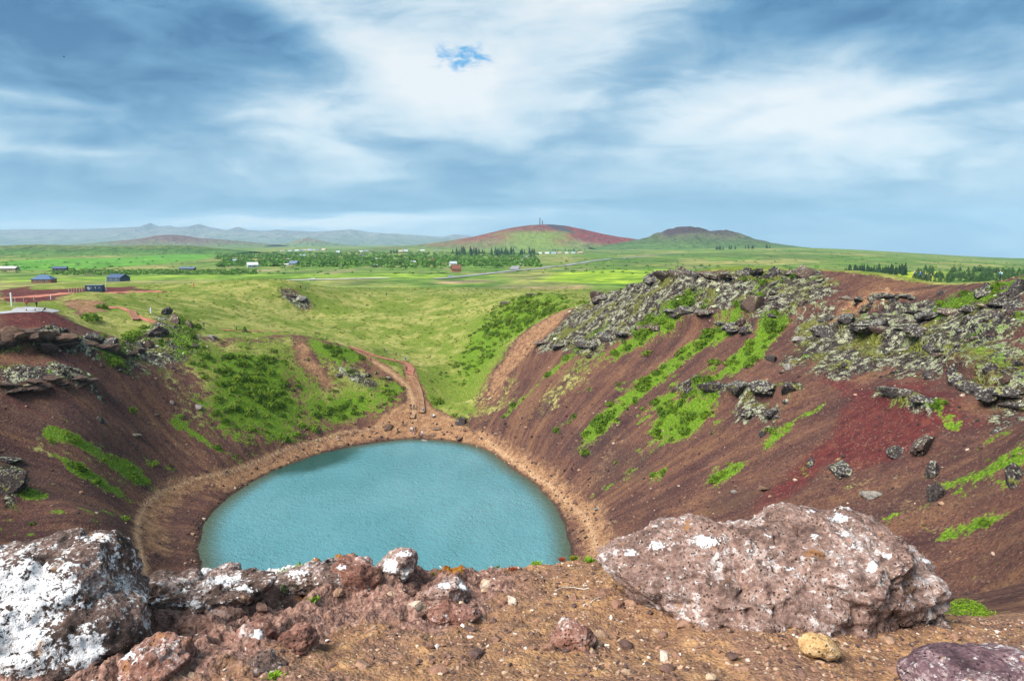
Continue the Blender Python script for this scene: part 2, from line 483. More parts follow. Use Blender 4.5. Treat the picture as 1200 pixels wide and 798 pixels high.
poly('veg', [(478,440),(505,450),(512,475),(495,468)], 2, .7)
stroke('veg', [(795,372),(760,388),(725,412)], 3.0, 2, .95)
stroke('veg', [(862,378),(820,405),(780,432),(738,468),(700,500)], 2.6, 1.6)
stroke('veg', [(905,385),(870,420),(830,455)], 3.0, 1.6)
stroke('veg', [(700,395),(660,425),(625,455),(600,480)], 1.6, 1.5, .7)
poly('veg', [(770,472),(838,468),(842,495),(800,515),(762,520)], 2, 1.0)
stroke('veg', [(965,472),(930,495),(898,520)], 1.0, 1.0, .9)
stroke('veg', [(1168,346),(1130,358),(1105,372)], 2.6, 1.5)
poly('veg', [(1020,365),(1060,355),(1095,365),(1060,400),(1020,395)], 3, .35)
poly('veg', [(1120,400),(1200,385),(1200,455),(1150,455),(1100,430)], 4, .55)
stroke('veg', [(1200,532),(1150,555),(1105,572)], 1.4, .8, .95)
stroke('veg', [(1092,590),(1045,605)], 1.2, .6, .95)
stroke('veg', [(1152,614),(1105,628)], .5, .5, .9)
stroke('veg', [(865,545),(842,560)], 1.0, .8, .9)
stroke('veg', [(712,570),(690,585)], .7, .8, .6)
stroke('veg', [(765,525),(735,560)], .8, 1.0, .6)
stroke('veg', [(0,577),(40,582)], 1.0, .8, .8)
stroke('veg', [(70,600),(110,612)], .8, .8, .7)
poly('veg', [(880,330),(930,318),(960,320),(930,345),(890,350)], 3, .5)
# yellow-green moss and grass
poly('grass', [(372,350),(610,345),(565,400),(545,470),(500,475),(488,430),(440,402),(380,372)], 8, .95)
poly('grass', [(105,372),(170,362),(340,345),(365,372),(330,392),(215,398),(120,392)], 5, .9)
poly('grass', [(1000,395),(1100,375),(1200,365),(1200,455),(1120,440),(1040,435)], 4, .7)
poly('grass', [(560,400),(640,380),(600,470),(545,500),(520,480)], 6, .55)
poly('grass', [(600,500),(700,395),(720,420),(640,500)], 4, .45)
stroke('grass', [(905,385),(800,480),(740,540)], 5, 4, .35)
stroke('grass', [(200,440),(240,500)], 5, 4, .4)
stroke('grass', [(60,520),(150,570)], 3, 2, .35)
poly('grass', [(810,330),(900,318),(960,320),(900,380),(830,375)], 5, .4)
poly('grass', [(205,396),(345,392),(378,412),(470,446),(472,488),(300,522),(240,490),(205,435)], 5, .62)
stroke('grass', [(200,440),(262,525)], 2.5, 3, .45)
# lava rock
poly('rock', [(640,398),(692,357),(745,340),(800,328),(900,322),(960,322),(985,345),(940,370),(892,388),(850,378),(790,378),(735,400),(680,420),(630,412)], 3, .95)
poly('rock', [(930,372),(1000,362),(1060,355),(1120,350),(1200,340),(1200,498),(1150,478),(1110,448),(1040,440),(960,440),(915,425)], 4, .85)
poly('rock', [(0,399),(85,394),(118,410),(118,432),(90,418),(0,418)], 1.5, 1.0)
poly('rock', [(0,432),(60,428),(115,442),(112,462),(50,458),(0,463)], 2, .7)
poly('rock', [(95,400),(160,392),(195,368),(235,385),(240,415),(195,432),(150,436),(105,425)], 3, .75)
poly('rock', [(385,428),(410,430),(448,450),(440,462),(395,445)], 2, .75)
poly('rock', [(325,340),(348,340),(368,360),(345,365)], 3, .75)
stroke('rock', [(800,455),(850,465),(935,462)], 1.2, .8, .95)
poly('rock', [(865,470),(920,470),(910,505),(860,500)], 2, .7)
poly('rock', [(1140,470),(1200,480),(1200,520),(1160,505)], 2, .6)
stroke('rock', [(1030,465),(1060,470),(1090,490)], .9, .8, .9)
poly('rock', [(0,550),(25,555),(22,600),(0,600)], 1, .8)
# paths, beaches and bare tan soil
stroke('dirt', [(173,700),(170,670),(161,630),(162,608),(168,594),(187,577),(225,562),(270,549),(300,536),(340,521),(400,506),(450,497)], 1.2, 1.6, .6)
stroke('dirt', [(260,568),(300,548),(350,530),(390,518),(430,510)], 2.2, 2.0, .75)
poly('dirt', [(440,492),(480,470),(515,480),(560,505),(590,520),(560,525),(500,515),(430,516)], 2, .95)
stroke('dirt', [(476,424),(484,448),(488,480)], 2.0, 1.0, 1.0)
poly('dirt', [(477,450),(497,450),(504,478),(522,495),(460,495),(475,478)], 1.2, 1.0)
stroke('dirt', [(415,408),(450,430),(478,452)], 1.7, .7, 1.0)
stroke('dirt', [(560,510),(590,525),(640,555),(690,600),(703,645)], 2.2, 3.4, .95)
poly('dirt', [(685,356),(640,372),(605,398),(575,440),(562,475),(585,470),(600,440),(625,410),(655,385)], 3.0, .62)
poly('dirt', [(345,395),(372,420),(395,452),(380,455),(350,425)], 2.5, .7)
poly('dirt', [(330,430),(345,445),(372,500),(350,495)], 2.0, .45)
poly('dirt', [(1035,335),(1100,338),(1075,352),(1000,385),(960,395),(985,365)], 3, .6)
poly('dirt', [(70,352),(120,352),(130,365),(90,372)], 2, .7)
stroke('dirt', [(700,560),(720,520)], 3, 3, .4)
stroke('dirt', [(1200,700),(1130,640),(1050,590),(980,545)], 3.0, 4, .35)
stroke('dirt', [(160,480),(240,540)], 3.0, 4, .4)
# trodden line round the lake and down from the rim
stroke('path', [(173,700),(170,670),(161,630),(162,608),(168,594),(187,577),(225,562),(270,549),(300,536),(340,521),(400,506),(450,497)], .25, .9, 1.0)
stroke('path', [(440,424),(478,452),(484,470),(486,490)], .8, .9, .7)
stroke('path', [(570,512),(600,533),(645,562),(688,602),(700,640)], .6, .8, .6)
# red scoria
poly('red', [(0,372),(70,366),(85,392),(0,398)], 3, .95)
poly('red', [(0,330),(40,340),(160,335),(150,343),(60,352),(0,356)], 3, 1.0)
stroke('red', [(160,340),(190,342)], 2.5, 1, .9)
poly('red', [(0,418),(100,420),(130,455),(60,490),(0,470)], 5, .55)
poly('red', [(965,442),(1050,448),(1110,455),(1150,500),(1060,530),(960,560),(880,605),(900,570),(960,520),(1000,480)], 3, .95)
poly('red', [(1000,352),(1080,336),(1060,352),(990,385),(975,380)], 3, .5)
poly('red', [(850,430),(960,440),(930,470),(850,440)], 3, .4)
stroke('red', [(0,590),(90,560)], 8, 6, .3)
stroke('red', [(1150,640),(1000,600)], 5, 5, .4)
# dark purple-brown scoria
poly('dark', [(700,490),(790,520),(760,560),(700,560),(640,500)], 5, .8)
stroke('dark', [(700,410),(640,480)], 2.5, 2, .8)
stroke('dark', [(790,420),(690,520)], 1.8, 1.5, .7)
stroke('dark', [(205,570),(205,650)], 3, 2.5, .45)
stroke('dirt', [(180,640),(178,600),(205,575),(260,556)], 2.8, 3.2, .66)
stroke('dark', [(60,490),(170,550)], 7, 5, .6)
stroke('dark', [(0,540),(120,600)], 5, 5, .7)
stroke('dark', [(960,560),(850,590)], 2.5, 3, .7)
stroke('dark', [(1150,560),(1000,600)], 4, 3, .6)

rim_px = [(1200,335),(1120,338),(1080,337),(1030,330),(985,321),(940,321),(890,328),(840,327),(800,330),(760,341),(720,355),(692,364),(640,375),(600,402),(572,450),(555,500),(490,500),(470,470),(445,427),(400,408),(345,394),(215,385),(150,398),(100,384),(60,370),(0,368)]
inside_poly = np.concatenate([[(130, 40), (105, 90)], np.array([at(px, py, d)[:2] for px, py, d in [(1200,329,100)]]), rc_line(rim_px[1:]), [(-125, 110), (-110, 40), (-60, -20), (70, -20)]])

# rock steps: (crest line px, height, run-out uphill)
STEPS = []
def step(pts, h, run):
    P = rc_line(pts)
    c = P[len(P) // 2]; t = P[-1] - P[0]; nrm = np.array([-t[1], t[0]]) / np.hypot(*t)
    up = base_height(np.array([c[0] + nrm[0] * 4]), np.array([c[1] + nrm[1] * 4]))[0] > base_height(np.array([c[0] - nrm[0] * 4]), np.array([c[1] - nrm[1] * 4]))[0]
    STEPS.append((P, nrm if up else -nrm, h, run))
step([(0,414),(40,413),(84,408)], 2.3, 5)
step([(0,460),(50,456),(108,456)], 1.0, 4)
step([(95,420),(125,428),(150,432)], 1.5, 4)
step([(800,462),(850,473),(935,470)], 1.6, 3)
step([(965,395),(1060,408),(1105,420)], 2.2, 5)
step([(1105,440),(1150,465),(1190,482)], 2.6, 5)
step([(690,356),(745,345),(800,345)], 1.6, 5)
step([(780,380),(850,378),(890,390)], 2.2, 5)
step([(930,372),(1000,368),(1050,372)], 1.6, 4)
step([(1120,400),(1160,405),(1200,402)], 1.6, 4)
step([(700,385),(740,372),(790,368)], 1.6, 4)
step([(1030,470),(1060,474),(1090,494)], 1.0, 2)
step([(640,405),(680,410),(720,405)], 1.2, 4)

_zg = {}
def zone_field(ch, x, y):
    v = np.zeros(x.shape)
    for z in ZONES:
        if z.chan == ch: v = np.maximum(v, z.value(x, y))
    return v
# masks are sampled once on a metre grid and read back from there
for ch in ('veg', 'grass', 'rock', 'dirt', 'red', 'dark'): _zg[ch] = zone_field(ch, GXX, GYY)
_zg['inside'] = 1 - sstep(poly_sd(GXX, GYY, inside_poly), -2, 5)
_zg['lake'] = poly_sd(GXX, GYY, lake_poly)
_zg['veg'] = _zg['veg'] * (1 - _zg['dirt']); _zg['grass'] = _zg['grass'] * (1 - _zg['dirt'])
def mask(ch, x, y):
    return grid_sample(_zg[ch], x, y)
def lake_sd(x, y):
    v = mask('lake', x, y)
    far_ = (x < GX0) | (x > GX1) | (y > GY1)
    return np.where(far_, 300.0, v)
LCX, LCY = -22.0, 122.0
def height(x, y, detail=True):
    x = np.asarray(x, float); y = np.asarray(y, float)
    z = base_height(x, y)
    sd = lake_sd(x, y)
    r = np.hypot(x, y)
    near = 1 - sstep(r, 300, 480)
    sdn = sd + 0.5 * fbm2(x / 5, y / 5, 3, 77)
    prof = np.where(sdn > 0, np.minimum(0.55 * sdn, 0.45 + 0.30 * sdn), np.maximum(sdn * 0.35, -3))
    k = sstep(sd, 0.5, 7.0)
    z = prof * (1 - k) + z * k
    z = np.where((sd > 0) & (sd < 12), np.maximum(z, np.minimum(prof, 0.15 * sd)), z)
    for P, nrm, h, run in STEPS:
        lo = P.min(0) - run * 3; hi = P.max(0) + run * 3
        q = (x > lo[0]) & (x < hi[0]) & (y > lo[1]) & (y < hi[1])
        if not q.any(): continue
        xx, yy = x[q], y[q]
        xx = xx + 1.3 * fbm2(xx / 4, yy / 4, 3, 31); yy = yy + 1.3 * fbm2(xx / 4 + 40, yy / 4, 3, 32)
        d = poly_sd(xx, yy, P, False)
        # side: sign by the nearest segment's offset along the uphill normal
        t = P[-1] - P[0]; L = np.hypot(*t); t = t / L
        al = ((xx - P[0][0]) * t[0] + (yy - P[0][1]) * t[1]) / L
        ln = np.interp(al, ((P - P[0]) @ t) / L, (P - P[0]) @ nrm) if ((P - P[0]) @ t)[-1] > 0 else 0
        s = (xx - P[0][0]) * nrm[0] + (yy - P[0][1]) * nrm[1] - ln
        ends = sstep(al, -0.12, 0.08) * (1 - sstep(al, 0.92, 1.12))
        z[q] += h * ends * sstep(s, -0.35, 0.35) * np.exp(-np.maximum(s, 0) / run)
    if detail:
        ins = mask('inside', x, y); rk = mask('rock', x, y) * near; vg = mask('veg', x, y) * near
        dirt = mask('dirt', x, y)
        off = sstep(sd, 2, 12) * near
        calm = off * (1 - 0.75 * dirt)
        z = z + calm * (0.55 * fbm2(x / 22, y / 22, 3, 1) + 0.16 * fbm2(x / 4, y / 4, 3, 2))
        # rills running down the slope
        th = np.arctan2(x - LCX, y - LCY); rr = np.hypot(x - LCX, y - LCY)
        z = z + calm * ins * 0.30 * fbm2(th * 15 + 0.6 * fbm2(x / 9, y / 9, 2, 4), rr / 38, 2, 3)
        blk = 0.6 * fbm2(x / 3.2, y / 3.2, 4, 8, 0.55, True) + 0.7 * fbm2(th * 24 + 0.3 * fbm2(x / 5, y / 5, 2, 6), rr / 9, 4, 7, 0.55, True)
        z = z + rk * (0.85 * blk + 0.55 * fbm2(x / 8, y / 8, 3, 9, 0.5, True) + 0.25)
        z = z + vg * 0.25 * fbm2(x / 1.6, y / 1.6, 3, 12)
        # outer ground: hummocks
        z = z + (1 - ins) * near * sstep(r, 90, 150) * (0.7 * fbm2(x / 14, y / 14, 4, 14) )
        z = z + sstep(r, 420, 800) * (1 - sstep(r, 3000, 6000)) * 0.9 * fbm2(x / 150, y / 150, 2, 15)
        z = z + 0.10 * near * (1 - k) * sstep(sd, -1, .4) * fbm2(x / .9, y / .9, 3, 18)
    return z
def ground_at(x, y): return float(height(np.array([x]), np.array([y]))[0])

# ------------------------------------------------------------------ ground sheet: fan of rings about the viewpoint, finer near, out to the horizon
rings = [5.5]
while rings[-1] < 16400: rings.append(rings[-1] * (1.0066 if 40 < rings[-1] < 70 else 1.0052 if 70 <= rings[-1] < 215 else 1.0075 if 215 <= rings[-1] < 420 else 1.015))
rings = np.array(rings)
angs = np.radians(np.arange(-56, 56.01, 0.22))
RR, AA = np.meshgrid(rings, angs, indexing='ij')
TX, TY = RR * np.sin(AA), RR * np.cos(AA)
tx, ty = TX.ravel(), TY.ravel()
tz = height(tx, ty)
tz = tz - np.clip(np.hypot(tx, ty) - 9000, 0, None) * 0.02
rr_ = np.hypot(tx, ty)
nearm = 1 - sstep(rr_, 330, 470)
sdl = lake_sd(tx, ty)
ins_ = mask('inside', tx, ty) * nearm
A = np.zeros((len(tx), 4)); B = np.zeros((len(tx), 4))
A[:, 0] = zone_field('veg', tx, ty) * nearm
A[:, 1] = np.maximum(zone_field('grass', tx, ty), (1 - ins_) * 0.85 * (1 - mask('red', tx, ty)) * (1 - mask('rock', tx, ty))) * sstep(sdl, 2, 14)
A[:, 2] = zone_field('rock', tx, ty) * nearm
A[:, 3] = zone_field('path', tx, ty) * nearm
A[:, 0] = np.maximum(A[:, 0], 0.55 * sstep(fbm2(tx / 6, ty / 6, 4, 26, 0.6) + 0.35 * fbm2(tx / 40, ty / 40, 2, 27), 0.22, 0.5) * nearm * sstep(sdl, 4, 14))
A[:, 1] = np.maximum(A[:, 1], 0.5 * sstep(fbm2(tx / 9, ty / 9, 4, 28, 0.6), 0.12, 0.5) * ins_ * sstep(sdl, 6, 16))
A[:, 2] = np.maximum(A[:, 2], 0.6 * sstep(fbm2(tx / 7, ty / 7, 4, 29, 0.6), 0.25, 0.55) * ins_ * sstep(sdl, 6, 16))
B[:, 0] = zone_field('dirt', tx, ty) * nearm
B[:, 1] = zone_field('red', tx, ty) * nearm
B[:, 2] = zone_field('dark', tx, ty) * nearm
B[:, 3] = 1.0
A[:, :3] *= 1 - 0.92 * B[:, :1]
# farm land beyond: colours of the plants that grow there
def mixc(a, b, t): return a * (1 - t[:, None]) + np.asarray(b)[None] * t[:, None]
fc = np.tile(np.array([[0.095, 0.165, 0.030]]), (len(tx), 1))
n1 = fbm2(tx / 120, ty / 260, 4, 21); n2 = fbm2(tx / 45, ty / 90, 4, 22); n3 = fbm2(tx / 400, ty / 900, 3, 23)
fc = mixc(fc, (0.23, 0.215, 0.075), sstep(n1, -0.1, 0.35) * 0.85)
fc = mixc(fc, (0.26, 0.21, 0.12), sstep(n2, 0.12, 0.45) * 0.75 * (1 - sstep(rr_, 800, 1500)))
fc = mixc(fc, (0.045, 0.095, 0.022), sstep(n3 + 0.4 * n2, 0.0, 0.5) * 0.7)
FIELDS = [([(0,306),(120,302),(240,297),(258,300),(232,305),(120,315),(0,318)], (0.085, 0.225, 0.028)), ([(620,330),(650,320),(700,317),(790,316),(830,322),(740,334)], (0.20, 0.30, 0.025)),
          ([(0,326),(300,322),(560,320),(600,318),(560,325),(300,327),(0,331)], (0.15, 0.24, 0.03)), ([(960,322),(1080,320),(1100,326),(1000,328)], (0.30, 0.34, 0.02)), ([(1040,318),(1110,318),(1110,330),(1040,330)], (0.30, 0.36, 0.02))]
for pts, c in FIELDS:
    P = np.array([at_z(px, py, 24.0)[:2] for px, py in pts])
    fc = mixc(fc, c, (1 - sstep(poly_sd(tx, ty, P), -14, 6)) * 0.92)
SCAR = [([(520,328),(560,326),(575,329),(520,331)], (0.30, 0.20, 0.13)), ([(620,335),(680,333),(670,339),(610,339)], (0.30, 0.2, 0.12))]
for pts, c in SCAR:
    P = np.array([at_z(px, py, 25.0)[:2] for px, py in pts])
    fc = mixc(fc, c, (1 - sstep(poly_sd(tx, ty, P) + 14 * n2, -6, 10)) * 0.8)
far_w = sstep(rr_, 310, 430)
FC = np.concatenate([fc, far_w[:, None]], 1)
th_ = np.arctan2(tx - LCX, ty - LCY); rl_ = np.hypot(tx - LCX, ty - LCY)
ST = np.stack([th_ * 40, rl_ / 14, tz * 0], 1)
# seam of the polar angle lies towards the viewer, out of sight below the rim
gm = mesh_np('ground', np.stack([tx, ty, tz], 1), grid_faces(len(rings), len(angs))[:, ::-1])
set_attr(gm, 'za', A); set_attr(gm, 'zb', B); set_attr(gm, 'fc', FC); set_attr(gm, 'st', ST)

def terrain_material():
    m, n, b = new_mat('crater_ground', 0.95, 0.1)
    pos = n.new('ShaderNodeNewGeometry').outputs['Position']
    za = n.sep(n.attr('za')); zb = n.sep(n.attr('zb'))
    fcol = n.attr('fc'); fw = n.attr('fc', 'Alpha')
    st = n.attr('st', 'Vector')
    nS = n.noise(pos, 0.16, 4, 0.55); nM = n.noise(pos, 0.75, 5, 0.62); nF = n.noise(pos, 3.2, 4, 0.65); nG = n.noise(pos, 11.0, 3, 0.6)
    stA = n.noise(n.vmath('ADD', st, n.vmath('SCALE', n.noise(pos, 0.12, 4, 0.6, col=True), scale=3.0)), 0.6, 5, 0.62, 0.8); stB = n.math('ADD', n.math('MULTIPLY', n.noise(st, 2.2, 4, 0.6, 0.6), 0.45), n.math('MULTIPLY', nM, 0.55))
    def sharp(mk, amp, lo=0.38, hi=0.62, src=None, src2=None):
        v = n.math('ADD', mk, n.math('MULTIPLY', n.math('SUBTRACT', src if src is not None else nM, 0.5), amp))
        v = n.math('ADD', v, n.math('MULTIPLY', n.math('SUBTRACT', src2 if src2 is not None else nF, 0.5), amp * 0.6))
        return n.smooth(v, lo, hi)
    # scoria
    mixn = n.math('ADD', n.math('MULTIPLY', stA, 0.45), n.math('ADD', n.math('MULTIPLY', nS, 0.30), n.math('MULTIPLY', nF, 0.25)))
    c = n.ramp(mixn, [(0.34, (0.038, 0.019, 0.019)), (0.46, (0.080, 0.037, 0.031)), (0.54, (0.125, 0.060, 0.041)), (0.66, (0.21, 0.115, 0.062))])
    c = n.mix(n.smooth(n.math('ADD', n.math('MULTIPLY', stB, 0.5), n.math('MULTIPLY', nM, 0.5)), 0.46, 0.62, 0, 0.5), c, (0.043, 0.022, 0.023))
    band = n.noise(st, 0.42, 4, 0.6, 0.5)
    c = n.mix(n.smooth(n.math('ADD', band, n.math('MULTIPLY', n.math('SUBTRACT', nM, 0.5), 0.35)), 0.52, 0.66, 0, 0.55), c, (0.190, 0.098, 0.050))
    c = n.mix(n.smooth(n.math('ADD', band, n.math('MULTIPLY', n.math('SUBTRACT', nM, 0.5), 0.35)), 0.46, 0.32, 0, 0.65), c, (0.040, 0.021, 0.022))
    dk = sharp(zb[2], 0.5, 0.2, 0.9, stA, stB)
    c = n.mix(n.math('MULTIPLY', dk, 0.75), c, n.ramp(stB, [(0.3, (0.030, 0.019, 0.020)), (0.7, (0.068, 0.040, 0.036))]))
    rd = sharp(zb[1], 0.9, 0.3, 0.8, stA, nM)
    c = n.mix(n.math('MULTIPLY', rd, 0.9), c, n.ramp(stB, [(0.36, (0.042, 0.011, 0.013)), (0.5, (0.092, 0.018, 0.020)), (0.66, (0.145, 0.044, 0.032))]))
    dt = sharp(zb[0], 0.9, 0.28, 0.8, nM, nF)
    c = n.mix(n.math('MULTIPLY', dt, 0.92), c, n.ramp(n.math('ADD', n.math('MULTIPLY', nM, 0.5), n.math('MULTIPLY', nF, 0.5)), [(0.36, (0.17, 0.082, 0.044)), (0.5, (0.29, 0.158, 0.082)), (0.64, (0.40, 0.245, 0.135))]))
    c = n.mix(n.math('MULTIPLY', n.smooth(n.math('ADD', n.attr('za', 'Alpha'), n.math('MULTIPLY', n.math('SUBTRACT', nF, 0.5), 0.5)), 0.12, 0.9), 0.9), c, n.ramp(nF, [(0.35, (0.40, 0.245, 0.135)), (0.65, (0.54, 0.365, 0.22))]))
    # grass and moss
    gs = sharp(n.math('MAXIMUM', za[1], n.math('MULTIPLY', za[0], 0.95)), 1.1, 0.36, 0.62, nM, nF)
    gcol = n.ramp(n.math('ADD', n.math('MULTIPLY', nM, 0.6), n.math('MULTIPLY', nF, 0.4)), [(0.34, (0.070, 0.100, 0.016)), (0.43, (0.155, 0.18, 0.032)), (0.53, (0.26, 0.25, 0.075)), (0.66, (0.36, 0.32, 0.15))])
    nW = n.noise(pos, 0.05, 4, 0.6)
    gcol = n.mix(n.smooth(n.math('ADD', n.math('MULTIPLY', nS, 0.5), n.math('MULTIPLY', nW, 0.5)), 0.42, 0.56), gcol, n.ramp(nF, [(0.34, (0.045, 0.080, 0.012)), (0.5, (0.105, 0.150, 0.020)), (0.66, (0.215, 0.235, 0.045))]))
    c = n.mix(gs, c, gcol)
    # lava rock with pale lichen
    rk = sharp(za[2], 0.9, 0.40, 0.60, nM, nF)
    vr = n.voro(pos, 1.1, 'DISTANCE_TO_EDGE')
    rcol = n.ramp(n.math('ADD', n.math('MULTIPLY', nF, 0.5), n.math('MULTIPLY', nM, 0.5)), [(0.38, (0.014, 0.012, 0.013)), (0.5, (0.050, 0.042, 0.040)), (0.66, (0.14, 0.120, 0.105))])
    lich = n.smooth(n.math('ADD', n.math('MULTIPLY', n.math('ADD', nG, nF), 0.5), n.math('MULTIPLY', n.math('SUBTRACT', nM, 0.5), 1.1)), 0.50, 0.60)
    rcol = n.mix(n.math('MULTIPLY', lich, 0.85), rcol, n.ramp(nG, [(0.3, (0.25, 0.26, 0.15)), (0.7, (0.48, 0.49, 0.35))]))
    rcol = n.mix(n.smooth(n.math('ADD', nF, n.math('MULTIPLY', n.math('SUBTRACT', nS, 0.5), 1.4)), 0.55, 0.66, 0, .9), rcol, (0.14, 0.15, 0.025))
    c = n.mix(rk, c, rcol)
    # shrub cover
    vg = sharp(n.math('MULTIPLY', za[0], 1.0), 1.7, 0.40, 0.62, nM, nF)
    vcol = n.ramp(nF, [(0.3, (0.022, 0.048, 0.006)), (0.5, (0.080, 0.150, 0.010)), (0.7, (0.18, 0.27, 0.024))])
    c = n.mix(vg, c, vcol)
    # stones and grit
    gr2 = n.sep(n.voro(pos, 5.5, 'F1', 1))
    bare = n.math('SUBTRACT', 1.0, n.math('MAXIMUM', vg, gs))
    c = n.mix(n.math('MULTIPLY', n.smooth(gr2[0], 0.70, 0.80, 0, 0.55), bare), c, (0.035, 0.021, 0.021))
    c = n.mix(n.math('MULTIPLY', n.smooth(gr2[1], 0.90, 0.95, 0, 0.4), bare), c, (0.22, 0.14, 0.10))
    grit = n.voro(pos, 2.2, 'F1', 1)
    gx_, _, _ = n.sep(grit)
    sp = n.math('MULTIPLY', n.smooth(gx_, 0.92, 0.98), n.smooth(n.voro(pos, 2.2), 0.22, 0.12))
    c = n.mix(n.math('MULTIPLY', sp, n.math('SUBTRACT', 0.8, n.math('MULTIPLY', n.math('MAXIMUM', vg, gs), 0.8))), c, (0.26, 0.20, 0.16))
    c = n.mix(1.0, c, n.ramp(nG, [(0.25, (0.72, 0.72, 0.72)), (0.75, (1.25, 1.25, 1.25))]), 'MULTIPLY')
    # open country
    nL = n.noise(pos, 0.035, 6, 0.62); nL2 = n.noise(pos, 0.11, 5, 0.65)
    fvar = n.ramp(n.math('ADD', n.math('MULTIPLY', nL, 0.6), n.math('MULTIPLY', nL2, 0.4)), [(0.37, (0.30, 0.45, 0.38)), (0.5, (0.85, 0.88, 0.85)), (0.61, (1.7, 1.45, 1.5))])
    fc2 = n.mix(1.0, fcol, fvar, 'MULTIPLY')
    c = n.mix(fw, c, fc2)
    # wet rim by the water
    z_ = n.sep(pos)[2]
    wet = n.smooth(n.math('ADD', z_, n.math('MULTIPLY', n.math('SUBTRACT', nM, 0.5), 0.5)), 0.12, 0.5, 1.0, 0.0)
    c = n.mix(n.math('MULTIPLY', wet, 0.75), c, (0.035, 0.025, 0.02))
    n.l.new(c, b.inputs['Base Color'])
    h = n.math('ADD', n.math('MULTIPLY', nM, 0.5), n.math('MULTIPLY', nF, 0.28))
    h = n.math('ADD', h, n.math('MULTIPLY', nG, 0.10))
    h = n.math('ADD', h, n.math('MULTIPLY', n.math('MULTIPLY', rk, n.smooth(vr, 0.0, 0.25)), 0.6))
    n.l.new(n.bump(h, 0.8, 0.9), b.inputs['Normal'])
    return m
MAT_GROUND = terrain_material()
link('ground', gm, MAT_GROUND, kind='structure')

# ------------------------------------------------------------------ lake
def water_material():
    m, n, b = new_mat('lake_water', 0.12, 0.5)
    pos = n.new('ShaderNodeNewGeometry').outputs['Position']
    depth = n.attr('dep', 'Fac')
    big = n.noise(pos, 0.03, 4, 0.55)
    c = n.mix(n.smooth(big, 0.35, 0.7), (0.062, 0.195, 0.228), (0.088, 0.228, 0.262))
    gust = n.noise(n.vmath('MULTIPLY', pos, (1.0, 0.35, 1.0)), 0.10, 5, 0.65, 0.8)
    c = n.mix(n.smooth(depth, 0.0, 1.0), (0.055, 0.080, 0.055), c)
    painted_refl = n.smooth(n.math('ADD', n.attr('painted_refl', 'Fac'), n.math('MULTIPLY', n.math('SUBTRACT', n.noise(pos, 0.25, 4, 0.6), 0.5), 0.5)), 0.15, 0.75)
    c = n.mix(n.math('MULTIPLY', painted_refl, 0.9), c, (0.006, 0.050, 0.042))  # dark reflection of the green hillside, painted into the water colour
    n.l.new(c, b.inputs['Base Color'])
    b.inputs['IOR'].default_value = 1.33
    mp = n.new('ShaderNodeMapping'); mp.inputs['Scale'].default_value = (1.0, 0.8, 1); mp.inputs['Rotation'].default_value = (0, 0, 0.5)
    n.put(mp.inputs[0], pos)
    h = n.math('ADD', n.math('MULTIPLY', n.noise(mp.outputs[0], 0.9, 3, 0.6), 0.55), n.math('MULTIPLY', n.noise(mp.outputs[0], 2.2, 4, 0.7), 0.45))
    bn = n.new('ShaderNodeBump'); bn.inputs['Distance'].default_value = 0.8; n.put(bn.inputs['Height'], h); n.put(bn.inputs['Strength'], n.smooth(gust, 0.3, 0.7, 0.55, 1.0)); n.l.new(bn.outputs[0], b.inputs['Normal'])
    n.put(b.inputs['Roughness'], n.smooth(gust, 0.3, 0.7, 0.08, 0.14))
    return m
lx = np.linspace(lake_poly[:, 0].min() - 3, lake_poly[:, 0].max() + 3, 90); ly = np.linspace(lake_poly[:, 1].min() - 3, lake_poly[:, 1].max() + 3, 120)
LX, LY = np.meshgrid(lx, ly)
lsd = poly_sd(LX.ravel(), LY.ravel(), lake_poly)
LF = grid_faces(len(ly), len(lx))
LF = LF[(lsd[LF] < 2.5).any(1)]
lm = mesh_np('lake', np.stack([LX.ravel(), LY.ravel(), LX.ravel() * 0], 1), LF)
dp = np.clip(-(lsd - 0) / 5.0, 0, 1)
set_attr(lm, 'dep', np.stack([dp, dp, dp], 1))
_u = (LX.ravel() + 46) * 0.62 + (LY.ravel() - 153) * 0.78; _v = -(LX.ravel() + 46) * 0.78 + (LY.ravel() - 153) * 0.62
be = np.exp(-(_u / 13.0) ** 2 - (_v / 7.0) ** 2)  # oval along the far-left shore where the slope's reflection is painted
set_attr(lm, 'painted_refl', np.stack([be, be, be], 1))
link('lake', lm, water_material(), kind='structure')

